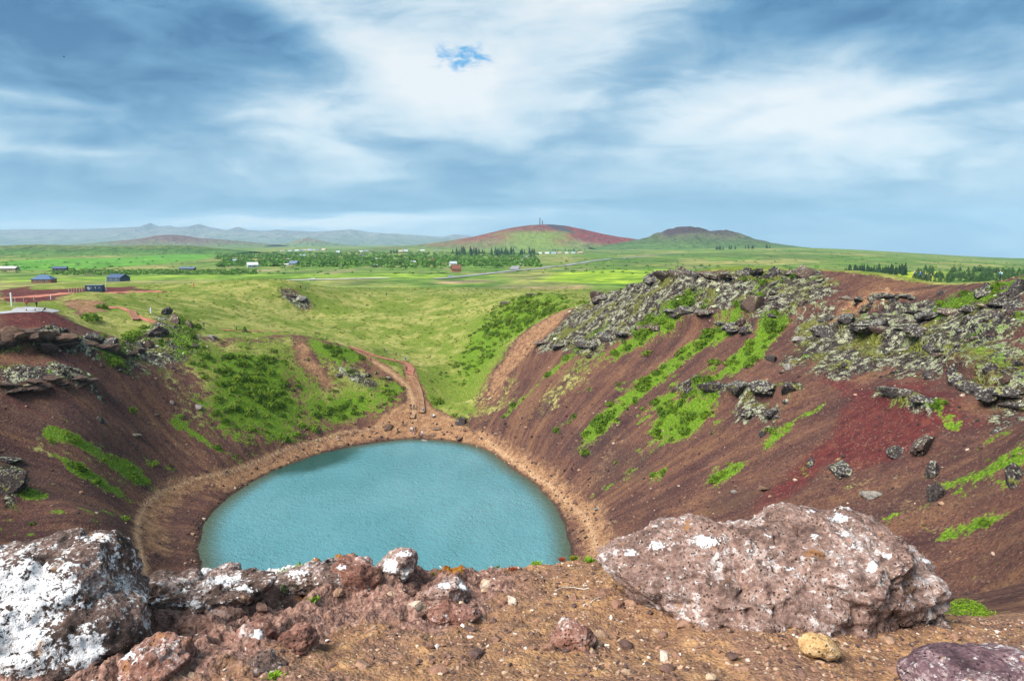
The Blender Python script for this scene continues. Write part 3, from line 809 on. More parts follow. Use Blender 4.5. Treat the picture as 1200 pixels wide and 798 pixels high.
# ------------------------------------------------------------------ hills on the skyline
def hill_material(name, ramp_stops, scale, extra=None, ncol=None):
    m, n, b = new_mat(name, 0.95, 0.1)
    pos = n.new('ShaderNodeNewGeometry').outputs['Position']
    h = n.attr('hh', 'Fac')
    n1 = n.noise(pos, scale, 5, 0.6); n2 = n.noise(pos, scale * 4, 4, 0.6)
    v = n.math('ADD', h, n.math('MULTIPLY', n.math('SUBTRACT', n1, 0.5), 0.9))
    c = n.ramp(v, ramp_stops)
    c = n.mix(1.0, c, n.ramp(n2, [(0.3, (0.6, 0.6, 0.6)), (0.7, (1.35, 1.35, 1.35))]), 'MULTIPLY')
    if extra: c = extra(n, c, n1, n2, pos)
    n.l.new(c, b.inputs['Base Color'])
    n.l.new(n.bump(n2, 0.8, 1.0 / scale * 0.3), b.inputs['Normal'])
    return m
def hill(name, prof, d, depth, zbase, mat, rough=0.1, nx=260, ny=60, seed=0, front=1.0, spurs=0.25, soft=True):
    """ridge whose crest follows prof (px, py) at distance d; falls away in front and behind"""
    pxs = np.array([p[0] for p in prof], float)
    wz = np.array([at(p[0], p[1], d) for p in prof])
    xs = np.linspace(wz[0, 0], wz[-1, 0], nx)
    crest = np.interp(xs, wz[:, 0], wz[:, 2])
    if soft: crest = np.convolve(np.pad(crest, 2, mode='edge'), np.ones(5) / 5, 'valid')
    ys = np.linspace(-1, 1, ny)
    X, Yn = np.meshgrid(xs, ys)
    hgt = (crest - zbase)[None, :] 
    wgt = np.where(Yn < 0, np.cos(np.clip(-Yn * front, 0, 1) * np.pi / 2) ** 1.3, np.cos(np.clip(Yn, 0, 1) * np.pi / 2) ** 1.5)
    if not soft: wgt = np.clip(1 - np.abs(Yn), 0, 1) ** 1.25
    nz = fbm2(X / (depth * 0.35) + seed, Yn * 2.2, 5, 40 + seed)
    fade = np.clip(1 - np.abs(Yn), 0, 1)
    prof_f = wgt * (1 + spurs * nz * np.abs(Yn) * 2.0)
    Z = zbase - 3 + (hgt + 3) * np.clip(prof_f, 0, 1.2) + rough * hgt * fbm2(X / (depth * 0.12), Yn * 9, 4, 60 + seed) * 0.25 * fade
    Y = d * CP + Yn * depth
    me = mesh_np(name, np.stack([X.ravel(), Y.ravel(), Z.ravel()], 1), grid_faces(ny, nx))
    hh = np.clip((Z - zbase) / max(1e-3, (crest - zbase).max()), 0, 1).ravel()
    set_attr(me, 'hh', np.stack([hh, hh, hh], 1))
    return link(name, me, mat, kind='structure')

M_MOUNT = hill_material('far_mountain', [(0.2, (0.10, 0.12, 0.055)), (0.5, (0.15, 0.14, 0.10)), (0.8, (0.12, 0.10, 0.09))], 0.0012)
hill('mountain_range', [(-160,272),(-60,271),(0,270),(60,269),(110,269),(160,267),(175,266),(186,262),(196,266),(208,265),(216,267),(230,266),(242,263),(254,267),(272,270),(286,266.5),(298,270),(320,271),(330,269.5),(352,271),(375,272),(400,270.5),(416,269.5),(440,273),(480,275),(520,278),(560,281),(620,285)], 13500, 2600, -20, M_MOUNT, 0.10, 560, 31, 1, soft=False, spurs=0.08)
hill('snow_hill', [(500,283),(525,277),(535,275),(550,276.5),(575,281),(600,285)], 15000, 700, -40, M_MOUNT, 0.1, 120, 24, 2)
M_LAVA = hill_material('lava_hill', [(0.15, (0.10, 0.14, 0.04)), (0.45, (0.12, 0.10, 0.06)), (0.7, (0.11, 0.06, 0.05))], 0.006)
hill('lava_hill', [(95,287),(140,283.5),(175,280),(200,276),(215,275.5),(240,279),(290,283),(330,287)], 5200, 500, 15, M_LAVA, 0.2, 180, 40, 3)
hill('grass_cone', [(320,288),(345,284.5),(360,280),(366,278.5),(376,281),(392,285),(420,288)], 6200, 380, 12, hill_material('cone', [(0.2, (0.10, 0.15, 0.05)), (0.8, (0.15, 0.12, 0.08))], 0.006), 0.15, 120, 30, 4)
def quarry(n, c, n1, n2, pos):
    return c
M_GREENH = hill_material('green_ridge', [(0.2, (0.075, 0.15, 0.03)), (0.5, (0.05, 0.11, 0.025)), (0.85, (0.10, 0.13, 0.04))], 0.012)
hill('green_ridge', [(-200,292),(-60,289),(0,288.5),(60,286.5),(100,288.5),(150,288.5),(190,287.5),(225,288),(262,291),(300,295)], 1750, 230, 20, M_GREENH, 0.25, 260, 40, 5)
def redtop(n, c, n1, n2, pos):
    x, y, z = n.sep(pos)
    # bare red scoria along the right shoulder and the left flank
    hh = n.attr('hh', 'Fac')
    u = n.math('ADD', x, n.math('MULTIPLY', n.math('SUBTRACT', n1, 0.5), 300.0))
    s = n.math('MULTIPLY', n.smooth(u, 140, 240), n.smooth(n.math('ADD', hh, n.math('MULTIPLY', u, 0.0012)), 0.66, 0.80))
    c = n.mix(n.math('MULTIPLY', s, 0.9), c, n.mix(n.smooth(n2, 0.35, 0.65), (0.20, 0.026, 0.022), (0.10, 0.03, 0.03)))
    k = n.math('MULTIPLY', n.smooth(n.math('ABSOLUTE', n.math('SUBTRACT', u, 250)), 60, 30), n.smooth(hh, 0.55, 0.7))
    c = n.mix(k, c, (0.05, 0.035, 0.045))
    g = n.math('MULTIPLY', n.smooth(n.math('ABSOLUTE', n.math('SUBTRACT', u, 110)), 230, 60), n.smooth(hh, 0.80, 0.55))
    return n.mix(n.math('MULTIPLY', g, 0.9), c, (0.13, 0.19, 0.03))
M_RED = hill_material('red_hill', [(0.05, (0.10, 0.15, 0.035)), (0.25, (0.15, 0.11, 0.05)), (0.42, (0.17, 0.055, 0.035)), (0.9, (0.13, 0.045, 0.032))], 0.006, redtop)
hill('red_hill', [(430,291),(490,287.5),(530,282),(555,278),(580,272),(600,267.5),(620,264.5),(640,263.5),(660,265),(680,269),(700,274),(720,277.5),(745,281),(790,289)], 3600, 560, 21, M_RED, 0.10, 320, 70, 6, spurs=0.12)
def crat(n, c, n1, n2, pos):
    hh = n.attr('hh', 'Fac')
    return n.mix(n.smooth(n.math('ADD', hh, n.math('MULTIPLY', n.math('SUBTRACT', n1, 0.5), 1.0)), 0.55, 0.8), c, (0.05, 0.032, 0.034))
M_BLK = hill_material('crater_hill', [(0.1, (0.07, 0.13, 0.028)), (0.35, (0.06, 0.085, 0.03)), (0.6, (0.09, 0.09, 0.045)), (0.9, (0.07, 0.06, 0.045))], 0.007, crat)
hill('crater_hill', [(690,290),(745,281),(760,276.5),(775,270.5),(787,266.5),(800,265.5),(815,268),(830,271),(845,270),(852,271.5),(865,275),(878,280),(900,285),(950,292)], 3000, 330, 26, M_BLK, 0.5, 260, 71, 7, spurs=0.25, soft=False)

# ------------------------------------------------------------------ the ledge underfoot
LIP = [(-400,700,3.3),(-60,690,3.3),(100,700,3.45),(170,695,3.7),(200,684,3.8),(235,674,3.9),(265,671,4.0),(300,677,4.0),(330,672,4.0),(360,666,4.05),(385,660,4.1),(420,660,4.1),(450,662,4.2),(500,666,4.2),(560,668,4.3),(620,663,4.35),(660,657,4.4),(700,655,4.5),(800,668,4.6),(900,684,4.5),(1000,696,4.4),(1060,712,4.3),(1110,718,4.2),(1200,716,4.2),(1300,716,4.2),(1600,716,4.2)]
LIN = [(250,740,3.2),(300,762,2.95),(200,798,2.65),(400,720,3.5),(400,798,2.7),(600,720,3.55),(600,798,2.75),(800,760,3.2),(800,798,2.8),(1000,760,3.2),(1000,798,2.85),(1150,745,3.5),(1200,798,2.9),(745,674,4.1),(790,700,3.72),(850,735,3.35),(905,742,3.28),(960,740,3.32),(1040,732,3.55),(0,798,2.6),(-300,798,2.6),(1500,798,2.9)]
lw = np.array([at(*p) for p in LIP + LIN] + [np.array((x, y, 48.32)) for x in (-3, -1.5, 0, 1.5, 3) for y in (0.3, -1.2)])
_LWt = tps_fit(lw[:, :2], lw[:, 2], 0.002)
lip_w = np.array([at(*p) for p in LIP])
lip_az = np.arctan2(lip_w[:, 0], lip_w[:, 1]); lip_r = np.hypot(lip_w[:, 0], lip_w[:, 1])
def ledge_z(x, y, detail=True):
    z = tps_eval(lw[:, :2], _LWt, x, y)
    r = np.hypot(x, y); a = np.arctan2(x, y)
    lr = np.interp(a, lip_az, lip_r) + (0.05 * fbm2(a * 9, a * 0 + 3.3, 3, 90) if detail else 0)
    e = r - lr + 0.03
    z = z - np.where(e > 0, 1.3 * e * sstep(e, 0, 0.25) + 0.25 * e, 0)
    if detail:
        keep = 1 - sstep(e, 0.3, 0.8)
        z = z + 0.035 * fbm2(x / 0.45, y / 0.45, 4, 91) + 0.022 * fbm2(x / 0.16, y / 0.16, 3, 92) + 0.010 * fbm2(x / 0.05, y / 0.05, 3, 93)
        # crumbly rock breaking through on the left half
        rk = ledge_rock(x, y)
        z = z + rk * (0.12 * (fbm2(x / 0.34, y / 0.34, 4, 94, 0.5, True) - 0.42) + 0.05 * (fbm2(x / 0.12, y / 0.12, 3, 95, 0.5, True) - 0.4))
    return z
def ledge_rock(x, y):
    r = np.hypot(x, y); a = np.arctan2(x, y)
    px = 600 + 800 * np.tan(a) * 0.97
    back = r / np.interp(a, lip_az, lip_r)
    v = (1 - sstep(px, 480, 700)) * sstep(back, 0.66, 0.88) + (1 - sstep(px, 220, 420)) * 0.6
    return np.clip(v + 0.45 * fbm2(x / 0.5, y / 0.5, 3, 96), 0, 1)
lrs = np.concatenate([np.linspace(0.3, 2.2, 40)[:-1], np.linspace(2.2, 4.7, 250)[:-1], np.linspace(4.7, 7.5, 60)])
las = np.radians(np.concatenate([np.linspace(-95, -47, 60)[:-1], np.linspace(-47, 47, 640)[:-1], np.linspace(47, 95, 60)]))
R2, A2 = np.meshgrid(lrs, las, indexing='ij')
lgx, lgy = (R2 * np.sin(A2)).ravel(), (R2 * np.cos(A2)).ravel()
lgz = ledge_z(lgx, lgy)
lem = mesh_np('rim_ledge', np.stack([lgx, lgy, lgz], 1), grid_faces(len(lrs), len(las))[:, ::-1])
rkv = ledge_rock(lgx, lgy)
aa = np.arctan2(lgx, lgy); bk = np.hypot(lgx, lgy) / np.interp(aa, lip_az, lip_r); pxl = 600 + 800 * np.tan(aa) * 0.97
moss = sstep(bk, 0.86, 0.97) * np.clip(1 - np.abs(pxl - 340) / 130, 0, 1) + sstep(bk, 0.9, 0.98) * np.clip(1 - np.abs(pxl - 530) / 40, 0, 1)
lich_l = sstep(bk, 0.9, 0.99) * (1 - sstep(pxl, 300, 420)) + 0.35 * rkv * (1 - sstep(pxl, 250, 500)) * sstep(bk, 0.8, 0.95)
set_attr(lem, 'mk', np.stack([rkv, np.clip(moss, 0, 1), np.clip(lich_l, 0, 1)], 1))
def ledge_material():
    m, n, b = new_mat('ledge_soil', 0.95, 0.12)
    pos = n.new('ShaderNodeNewGeometry').outputs['Position']
    rk, ms, lc = n.sep(n.attr('mk'))
    nA = n.noise(pos, 2.2, 4, 0.6); nB = n.noise(pos, 9, 5, 0.65); nC = n.noise(pos, 38, 4, 0.65); nD = n.noise(pos, 130, 3, 0.6)
    c = n.ramp(nB, [(0.30, (0.11, 0.058, 0.040)), (0.46, (0.21, 0.115, 0.066)), (0.60, (0.34, 0.190, 0.092)), (0.74, (0.45, 0.275, 0.135))])
    c = n.mix(n.smooth(nA, 0.46, 0.60, 0, 0.85), c, n.ramp(nC, [(0.3, (0.10, 0.055, 0.042)), (0.5, (0.18, 0.10, 0.070)), (0.7, (0.28, 0.165, 0.11))]))
    # every grain its own colour
    cell = n.voro(pos, 62, 'F1', 1); cd = n.voro(pos, 62, 'F1', 0)
    cg, c2, c3 = n.sep(cell)
    grain = n.ramp(cg, [(0.0, (0.07, 0.045, 0.042)), (0.3, (0.17, 0.09, 0.062)), (0.6, (0.28, 0.155, 0.10)), (0.85, (0.36, 0.25, 0.17)), (1.0, (0.44, 0.36, 0.30))])
    c = n.mix(n.math('MULTIPLY', n.smooth(c2, 0.35, 0.5), n.smooth(cd, 0.55, 0.25, 0, 0.75)), c, grain)
    rc = n.ramp(nC, [(0.30, (0.07, 0.042, 0.038)), (0.48, (0.19, 0.105, 0.082)), (0.62, (0.31, 0.19, 0.15)), (0.76, (0.42, 0.30, 0.25))])
    rm = n.smooth(n.math('ADD', rk, n.math('MULTIPLY', n.math('SUBTRACT', nB, 0.5), 1.2)), 0.45, 0.6)
    c = n.mix(rm, c, rc)
    mm = n.smooth(n.math('ADD', ms, n.math('MULTIPLY', n.math('SUBTRACT', nB, 0.5), 1.6)), 0.5, 0.75)
    c = n.mix(mm, c, n.ramp(nC, [(0.3, (0.14, 0.06, 0.012)), (0.55, (0.30, 0.12, 0.018)), (0.7, (0.16, 0.15, 0.03))]))
    ll = n.smooth(n.math('ADD', lc, n.math('ADD', n.math('MULTIPLY', n.math('SUBTRACT', nB, 0.5), 1.5), n.math('MULTIPLY', n.math('SUBTRACT', nC, 0.5), 0.9))), 0.62, 0.72)
    c = n.mix(ll, c, n.ramp(nD, [(0.3, (0.48, 0.46, 0.46)), (0.7, (0.74, 0.72, 0.72))]))
    n.l.new(c, b.inputs['Base Color'])
    h = n.math('ADD', n.math('MULTIPLY', nC, 0.6), n.math('MULTIPLY', nD, 0.25))
    h = n.math('SUBTRACT', h, n.math('MULTIPLY', cd, 0.35))
    n.l.new(n.bump(h, 0.9, 0.03), b.inputs['Normal'])
    return m
link('rim_ledge', lem, ledge_material(), kind='structure')
def ledge_hit(px, py):
    u = (399 - py) / FPX
    d = np.arange(1.5, 6.5, 0.01)
    X = (px - 600) / FPX * d; Y = d * CP + u * d * SP; Z = CAMZ - d * SP + u * d * CP
    k = np.nonzero(Z < ledge_z(X, Y))[0]
    k = k[0] if len(k) else len(d) - 1
    return np.array([X[k], Y[k], Z[k]]), d[k]

# ------------------------------------------------------------------ foreground rocks
FWD = np.array([0, CP, -SP]); UPV = np.array([0, SP, CP]); RGT = np.array([1.0, 0, 0])
def lobe(outline, d, thick, sub=6, big=0.06, mid=0.03, pit=0.012, seed=0, power=0.85, lean=0.0, k=1.0, cuts=0):
    """rock body: its elevation outline (px) at distance d, a real thickness, worn lava surface"""
    V, F = ico(sub)
    if cuts:
        r_ = np.random.default_rng(seed + 40)
        for _ in range(cuts):
            nn = r_.normal(size=3); nn[1] -= 0.5; nn /= np.linalg.norm(nn); lim = r_.uniform(0.62, 0.86)
            V = V - np.clip(V @ nn - lim, 0, None)[:, None] * nn[None] * 0.9
    P = np.array(outline, float)
    P = smooth_poly(P, 1)
    c = (P.min(0) + P.max(0)) / 2
    q = (P - c) * np.array([1, -1]) * d / FPX
    ang = np.arctan2(q[:, 1], q[:, 0]); rad = np.hypot(q[:, 0], q[:, 1])
    o = np.argsort(ang); ang = ang[o]; rad = rad[o]
    ang = np.concatenate([ang - 2 * np.pi, ang, ang + 2 * np.pi]); rad = np.tile(rad, 3)
    th = np.arctan2(V[:, 2], V[:, 0]); s = np.hypot(V[:, 0], V[:, 2])
    R = np.interp(th, ang, rad) * s ** power
    dep = V[:, 1] * np.abs(V[:, 1]) ** 0.0 * thick
    loc = np.stack([R * np.cos(th), dep + lean * R * np.sin(th), R * np.sin(th)], 1)
    nrm = loc / (np.linalg.norm(loc, axis=1, keepdims=True) + 1e-9)
    S = k
    b1 = fbm3(loc / (0.42 * S) + seed, 3, 100 + seed); b2 = fbm3(loc / (0.13 * S) + seed, 4, 120 + seed, 0.55, True); b3 = fbm3(loc / (0.035 * S) + seed, 3, 140 + seed)
    w1, w2 = worley3(loc / (0.07 * S) + seed * 3.1, 7 + seed)
    w3, w4 = worley3(loc / (0.24 * S) + seed * 1.7, 17 + seed)
    crack = np.clip(1 - (w4 - w3) / 0.05, 0, 1) * np.clip(fbm3(loc / (0.3 * S) + 9, 2, 160 + seed) * 2.2 - .2, 0, 1)
    b4 = fbm3(loc * np.array([1, 1, 2.6]) / (0.2 * S) + seed, 3, 170 + seed, 0.55, True)
    disp = S * (big * b1 + mid * (b2 - 0.2) + mid * 0.9 * (b4 - 0.2) + pit * (0.6 * b3 - 1.3 * np.clip(0.42 - w1, 0, 1)) - mid * 0.9 * crack)
    loc = loc + nrm * disp[:, None]
    world = at(c[0], c[1], d)[None] + loc[:, :1] * RGT + loc[:, 1:2] * FWD + loc[:, 2:3] * UPV
    pore = np.clip(crack * 0.9 + np.clip(0.40 - w1, 0, 1) * 1.6 + np.clip(-b2 * 0.9, 0, 0.6), 0, 1)
    return world, F, pore
def to_px(Wp):
    rel = Wp - np.array([0, 0, CAMZ])
    dep = rel @ FWD
    return 600 + rel[:, 0] / dep * FPX, 399 - (rel @ UPV) / dep * FPX, dep
def make_rock(name, lobes, label, mat, spots=(), base_l=0.0, up_l=0.0, cat='boulder', tint=0.0, group=None, seed=0):
    Vs, Fs, Ps, off = [], [], [], 0
    for kw in lobes:
        v, f, p = lobe(**kw); Vs.append(v); Fs.append(f + off); Ps.append(p); off += len(v)
    V = np.concatenate(Vs); F = np.concatenate(Fs); pore = np.concatenate(Ps)
    px, py, dep = to_px(V)
    lc = np.full(len(V), base_l)
    lc = lc + up_l * np.clip((V[:, 2] - V[:, 2].mean()) / (np.ptp(V[:, 2]) * 0.5), -1, 1)
    for (sx, sy, rx, ry, amt) in spots:
        lc = np.maximum(lc, amt * np.exp(-((px - sx) / rx) ** 2 - ((py - sy) / ry) ** 2))
    o0 = np.array([V[:, 0].mean(), V[:, 1].mean(), V[:, 2].min()])
    me = mesh_np(name, V - o0, F)
    set_attr(me, 'rk', np.stack([np.clip(lc, 0, 1), pore, np.full(len(V), tint)], 1))
    return link(name, me, mat, label=label, cat=cat, loc=tuple(o0), group=group)
def rock_material(name, ramp, dark, lich_lo=(0.50, 0.47, 0.47), lich_hi=(0.80, 0.78, 0.78)):
    m, n, b = new_mat(name, 0.93, 0.15)
    pos = n.new('ShaderNodeNewGeometry').outputs['Position']
    lc, pore, tint = n.sep(n.attr('rk'))
    nA = n.noise(pos, 3.5, 4, 0.6); nB = n.noise(pos, 14, 5, 0.65); nC = n.noise(pos, 55, 4, 0.68); nD = n.noise(pos, 170, 3, 0.6)
    v = n.math('ADD', n.math('MULTIPLY', nB, 0.55), n.math('MULTIPLY', nC, 0.45))
    v = n.math('ADD', v, n.math('MULTIPLY', n.math('SUBTRACT', nA, 0.5), 0.5))
    c = n.ramp(v, ramp)
    sp = n.voro(pos, 48)
    holes = n.math('MULTIPLY', n.smooth(sp, 0.34, 0.16), n.smooth(nB, 0.40, 0.60))
    c = n.mix(n.math('MULTIPLY', holes, 0.85), c, dark)
    c = n.mix(n.smooth(n.math('ADD', pore, n.math('MULTIPLY', n.math('SUBTRACT', nC, 0.5), 0.8)), 0.45, 0.95, 0, 0.8), c, dark)
    # thin grey lichen film, then solid white crust
    film = n.smooth(n.math('ADD', nC, n.math('MULTIPLY', n.math('SUBTRACT', nA, 0.5), 0.9)), 0.52, 0.68, 0, 0.55)
    c = n.mix(film, c, (0.40, 0.335, 0.325))
    L = n.math('ADD', lc, n.math('ADD', n.math('MULTIPLY', n.math('SUBTRACT', nB, 0.5), 1.5), n.math('MULTIPLY', n.math('SUBTRACT', nC, 0.5), 1.5)))
    L = n.math('SUBTRACT', L, n.math('MULTIPLY', pore, 0.35))
    Lm = n.smooth(L, 0.50, 0.60)
    c = n.mix(Lm, c, n.ramp(nC, [(0.3, lich_lo), (0.65, lich_hi)]))
    fl = n.math('MULTIPLY', n.smooth(n.math('ADD', n.noise(pos, 24, 4, 0.7), n.math('MULTIPLY', n.math('SUBTRACT', nA, 0.5), 0.5)), 0.58, 0.64), n.smooth(pore, 0.5, 0.2))
    c = n.mix(n.math('MULTIPLY', fl, 0.75), c, (0.56, 0.52, 0.51))
    dkn = n.smooth(n.noise(pos, 8, 5, 0.7), 0.50, 0.66, 0, 0.55)
    c = n.mix(n.math('MULTIPLY', dkn, n.math('SUBTRACT', 1.0, n.math('MAXIMUM', Lm, fl))), c, dark)
    rust = n.smooth(n.math('ADD', n.noise(pos, 6.5, 3, 0.6), n.math('MULTIPLY', nC, 0.2)), 0.74, 0.80, 0, .7)
    c = n.mix(rust, c, (0.30, 0.14, 0.05))
    n.l.new(c, b.inputs['Base Color'])
    h = n.math('ADD', n.math('MULTIPLY', nC, 0.55), n.math('MULTIPLY', nD, 0.25))
    h = n.math('SUBTRACT', h, n.math('MULTIPLY', holes, 0.6))
    h = n.math('ADD', h, n.math('MULTIPLY', Lm, 0.18))
    n.l.new(n.bump(h, 1.0, 0.022), b.inputs['Normal'])
    return m
MR_PINK = rock_material('lava_pink', [(0.30, (0.07, 0.045, 0.040)), (0.43, (0.18, 0.11, 0.09)), (0.55, (0.29, 0.185, 0.15)), (0.70, (0.40, 0.28, 0.235))], (0.035, 0.024, 0.022))
MR_DARK = rock_material('lava_dark', [(0.30, (0.035, 0.025, 0.022)), (0.45, (0.10, 0.066, 0.055)), (0.58, (0.20, 0.125, 0.10)), (0.72, (0.33, 0.24, 0.21))], (0.018, 0.013, 0.012))
MR_RED = rock_material('lava_red', [(0.30, (0.08, 0.038, 0.030)), (0.45, (0.20, 0.095, 0.070)), (0.58, (0.31, 0.165, 0.125)), (0.72, (0.42, 0.26, 0.20))], (0.04, 0.022, 0.018))
MR_PURP = rock_material('lava_purple', [(0.30, (0.045, 0.026, 0.034)), (0.46, (0.12, 0.07, 0.08)), (0.60, (0.20, 0.125, 0.135)), (0.74, (0.30, 0.21, 0.21))], (0.02, 0.012, 0.014))
MR_TAN = rock_material('stone_tan', [(0.28, (0.30, 0.16, 0.06)), (0.45, (0.50, 0.32, 0.15)), (0.6, (0.62, 0.43, 0.23)), (0.75, (0.72, 0.55, 0.33))], (0.16, 0.08, 0.03), (0.7, 0.6, 0.45), (0.8, 0.7, 0.55))

make_rock('boulder', [
    dict(outline=[(868,634),(905,613),(940,604),(985,606),(1030,620),(1085,644),(1116,660),(1124,672),(1110,698),(1080,720),(1030,748),(960,762),(880,745),(850,690)], d=3.95, thick=0.62, sub=7, big=0.08, mid=0.048, pit=0.020, seed=1, cuts=8),
    dict(outline=[(704,658),(728,646),(760,632),(800,618),(832,607),(862,609),(900,618),(945,640),(995,676),(990,715),(945,745),(905,765),(850,762),(800,738),(770,710),(735,684)], d=3.72, thick=0.46, sub=7, big=0.07, mid=0.042, pit=0.018, seed=2, cuts=8, lean=0.35)],
    'huge rounded pinkish brown lava boulder flecked with white lichen on the near rim', MR_PINK,
    spots=[(828,634,26,9,.9),(770,640,16,9,.75),(738,648,12,6,.8),(835,592,30,5,.6),(905,628,14,6,.6),(985,608,16,8,.9),(990,627,9,6,.85),(1002,640,8,6,.8),(1040,652,7,5,.85),(1022,664,9,9,.9),(1086,655,9,8,.9),(950,600,10,6,.7),(925,665,10,6,.7),(880,646,12,4,.55),(955,627,7,5,.7),(1060,620,12,5,.6),(1000,595,40,6,.5)], base_l=0.24)
make_rock('boulder', [
    dict(outline=[(-190,690),(-60,664),(0,651),(22,642),(45,638),(62,650),(78,662),(100,668),(118,690),(150,712),(158,735),(152,770),(165,830),(100,900),(-100,900),(-260,800)], d=2.85, thick=0.42, sub=7, big=0.06, mid=0.034, pit=0.012, seed=3, lean=0.25),
    dict(outline=[(76,660),(86,644),(104,637),(122,641),(134,656),(136,668),(140,690),(154,706),(150,735),(110,750),(80,720),(66,680)], d=3.0, thick=0.26, sub=6, big=0.04, mid=0.034, pit=0.014, seed=4)],
    'large lava rock crusted with white lichen at the left end of the ledge', MR_DARK,
    spots=[(30,700,60,60,.84),(70,680,30,40,.78),(20,760,80,45,.86),(100,760,40,40,.82),(35,622,16,7,.95),(115,630,18,8,.9),(25,650,10,16,.7),(0,700,40,80,.78),(40,690,60,60,.8)], base_l=0.40)
make_rock('rock', [dict(outline=[(436,664),(452,650),(470,645),(486,644),(487,662),(482,680),(470,694),(448,692),(436,682)], d=4.0, thick=0.13, sub=6, big=0.05, mid=0.035, pit=0.008, seed=5, k=0.6, cuts=9)],
    'small upright rock capped with white lichen on the ledge edge above the lake', MR_PINK, spots=[(458,664,13,14,1.0),(473,649,12,5,.9),(476,674,7,8,.95)], base_l=0.2, cat='rock')
make_rock('rock', [dict(outline=[(385,672),(400,660),(425,655),(442,668),(445,700),(430,725),(415,735),(398,725),(388,700)], d=3.85, thick=0.17, sub=6, big=0.05, mid=0.04, pit=0.01, seed=6, k=0.7, cuts=9)],
    'pinkish crumbling rock left of the white capped rock', MR_RED, spots=[(400,664,10,5,.8)], base_l=0.08, cat='rock')
make_rock('rock', [dict(outline=[(495,690),(510,680),(535,677),(552,684),(556,700),(540,716),(510,718),(496,708)], d=3.7, thick=0.14, sub=6, big=0.05, mid=0.035, pit=0.01, seed=7, k=0.7, cuts=9)],
    'grey brown rock with two white lichen patches beside the white capped rock', MR_PINK, spots=[(522,686,9,5,.9),(543,688,10,6,.95)], base_l=0.1, cat='rock')
make_rock('rock', [dict(outline=[(498,716),(520,708),(548,706),(562,715),(560,732),(540,742),(510,738)], d=3.5, thick=0.13, sub=6, big=0.05, mid=0.0355, pit=0.012, seed=8, k=0.6, cuts=9)],
    'knobbly reddish rock half buried in soil at the middle of the ledge', MR_RED, cat='rock', base_l=0.02)
make_rock('rock', [dict(outline=[(648,742),(664,732),(690,735),(698,752),(690,776),(668,782),(652,768)], d=3.2, thick=0.10, sub=6, big=0.05, mid=0.0355, pit=0.01, seed=9, k=0.6, cuts=9)],
    'weathered brown rock poking from the tan soil left of the huge boulder', MR_RED, cat='rock')
make_rock('rock', [dict(outline=[(268,752),(290,735),(318,732),(326,752),(322,778),(300,788),(276,780)], d=3.0, thick=0.12, sub=6, big=0.05, mid=0.0352, pit=0.01, seed=10, k=0.6, cuts=9)],
    'reddish rock with one white lichen spot in front of the left crest', MR_RED, spots=[(303,742,7,8,1.0)], cat='rock')
make_rock('rock', [dict(outline=[(326,745),(345,732),(368,738),(375,760),(360,780),(336,778)], d=3.0, thick=0.12, sub=6, big=0.05, mid=0.0352, pit=0.01, seed=11, k=0.6, cuts=9)],
    'pink split rock beside the white spotted reddish rock', MR_RED, cat='rock')
make_rock('rock', [dict(outline=[(280,782),(300,772),(330,772),(342,784),(335,806),(290,810)], d=2.75, thick=0.10, sub=6, big=0.05, mid=0.0352, pit=0.01, seed=12, k=0.6, cuts=9)],
    'grey knobbly rock at the bottom edge of the picture left of centre', MR_DARK, cat='rock', base_l=0.1)
make_rock('rock', [dict(outline=[(150,770),(175,752),(205,762),(222,785),(215,815),(165,830),(140,810)], d=2.72, thick=0.16, sub=6, big=0.06, mid=0.045, pit=0.012, seed=13, k=0.8, cuts=9)],
    'cracked red brown rock below the white crusted lava rock', MR_RED, spots=[(150,768,14,14,.8)], cat='rock')
make_rock('rock', [dict(outline=[(160,700),(178,682),(200,675),(228,680),(238,700),(228,724),(195,730),(165,720)], d=3.5, thick=0.17, sub=6, big=0.06, mid=0.045, pit=0.012, seed=14, k=0.8, cuts=9)],
    'dark lava rock with pale lichen streaks right of the white crusted rock', MR_DARK, spots=[(205,705,30,7,.75),(180,712,12,8,.7),(215,684,12,5,.7)], base_l=0.2, cat='rock')
make_rock('rock', [dict(outline=[(236,680),(250,668),(268,664),(286,670),(294,686),(280,700),(248,700)], d=3.75, thick=0.16, sub=6, big=0.05, mid=0.045, pit=0.014, seed=15, k=0.7, cuts=9)],
    'dark pitted lava lump on the left crest above the lake edge', MR_DARK, base_l=0.22, cat='rock')
make_rock('rock', [dict(outline=[(230,705),(255,690),(290,692),(310,705),(300,722),(262,730),(235,722)], d=3.5, thick=0.2, sub=6, big=0.05, mid=0.0352, pit=0.01, seed=16, k=0.8, cuts=9)],
    'flat pinkish rock streaked with white lichen below the pitted crest lump', MR_PINK, spots=[(262,702,22,5,.85),(240,714,12,6,.8)], base_l=0.2, cat='rock')
make_rock('rock', [dict(outline=[(150,716),(170,696),(205,684),(240,676),(270,671),(300,678),(322,676),(316,690),(290,706),(230,722),(180,732)], d=3.52, thick=0.20, sub=7, big=0.05, mid=0.05, pit=0.014, seed=20, k=0.8, cuts=4),
    dict(outline=[(300,680),(335,672),(365,667),(395,661),(425,659),(430,674),(395,684),(350,692),(312,696)], d=3.86, thick=0.14, sub=6, big=0.04, mid=0.04, pit=0.012, seed=21, k=0.7, cuts=3)],
    'long rough rock lip crusted with white lichen along the left ledge edge', MR_DARK, spots=[(200,690,30,8,.8),(262,680,34,8,.85),(225,708,26,7,.75),(290,690,24,7,.7),(350,672,20,5,.8),(400,664,18,4,.7)], base_l=0.34, cat='rock')
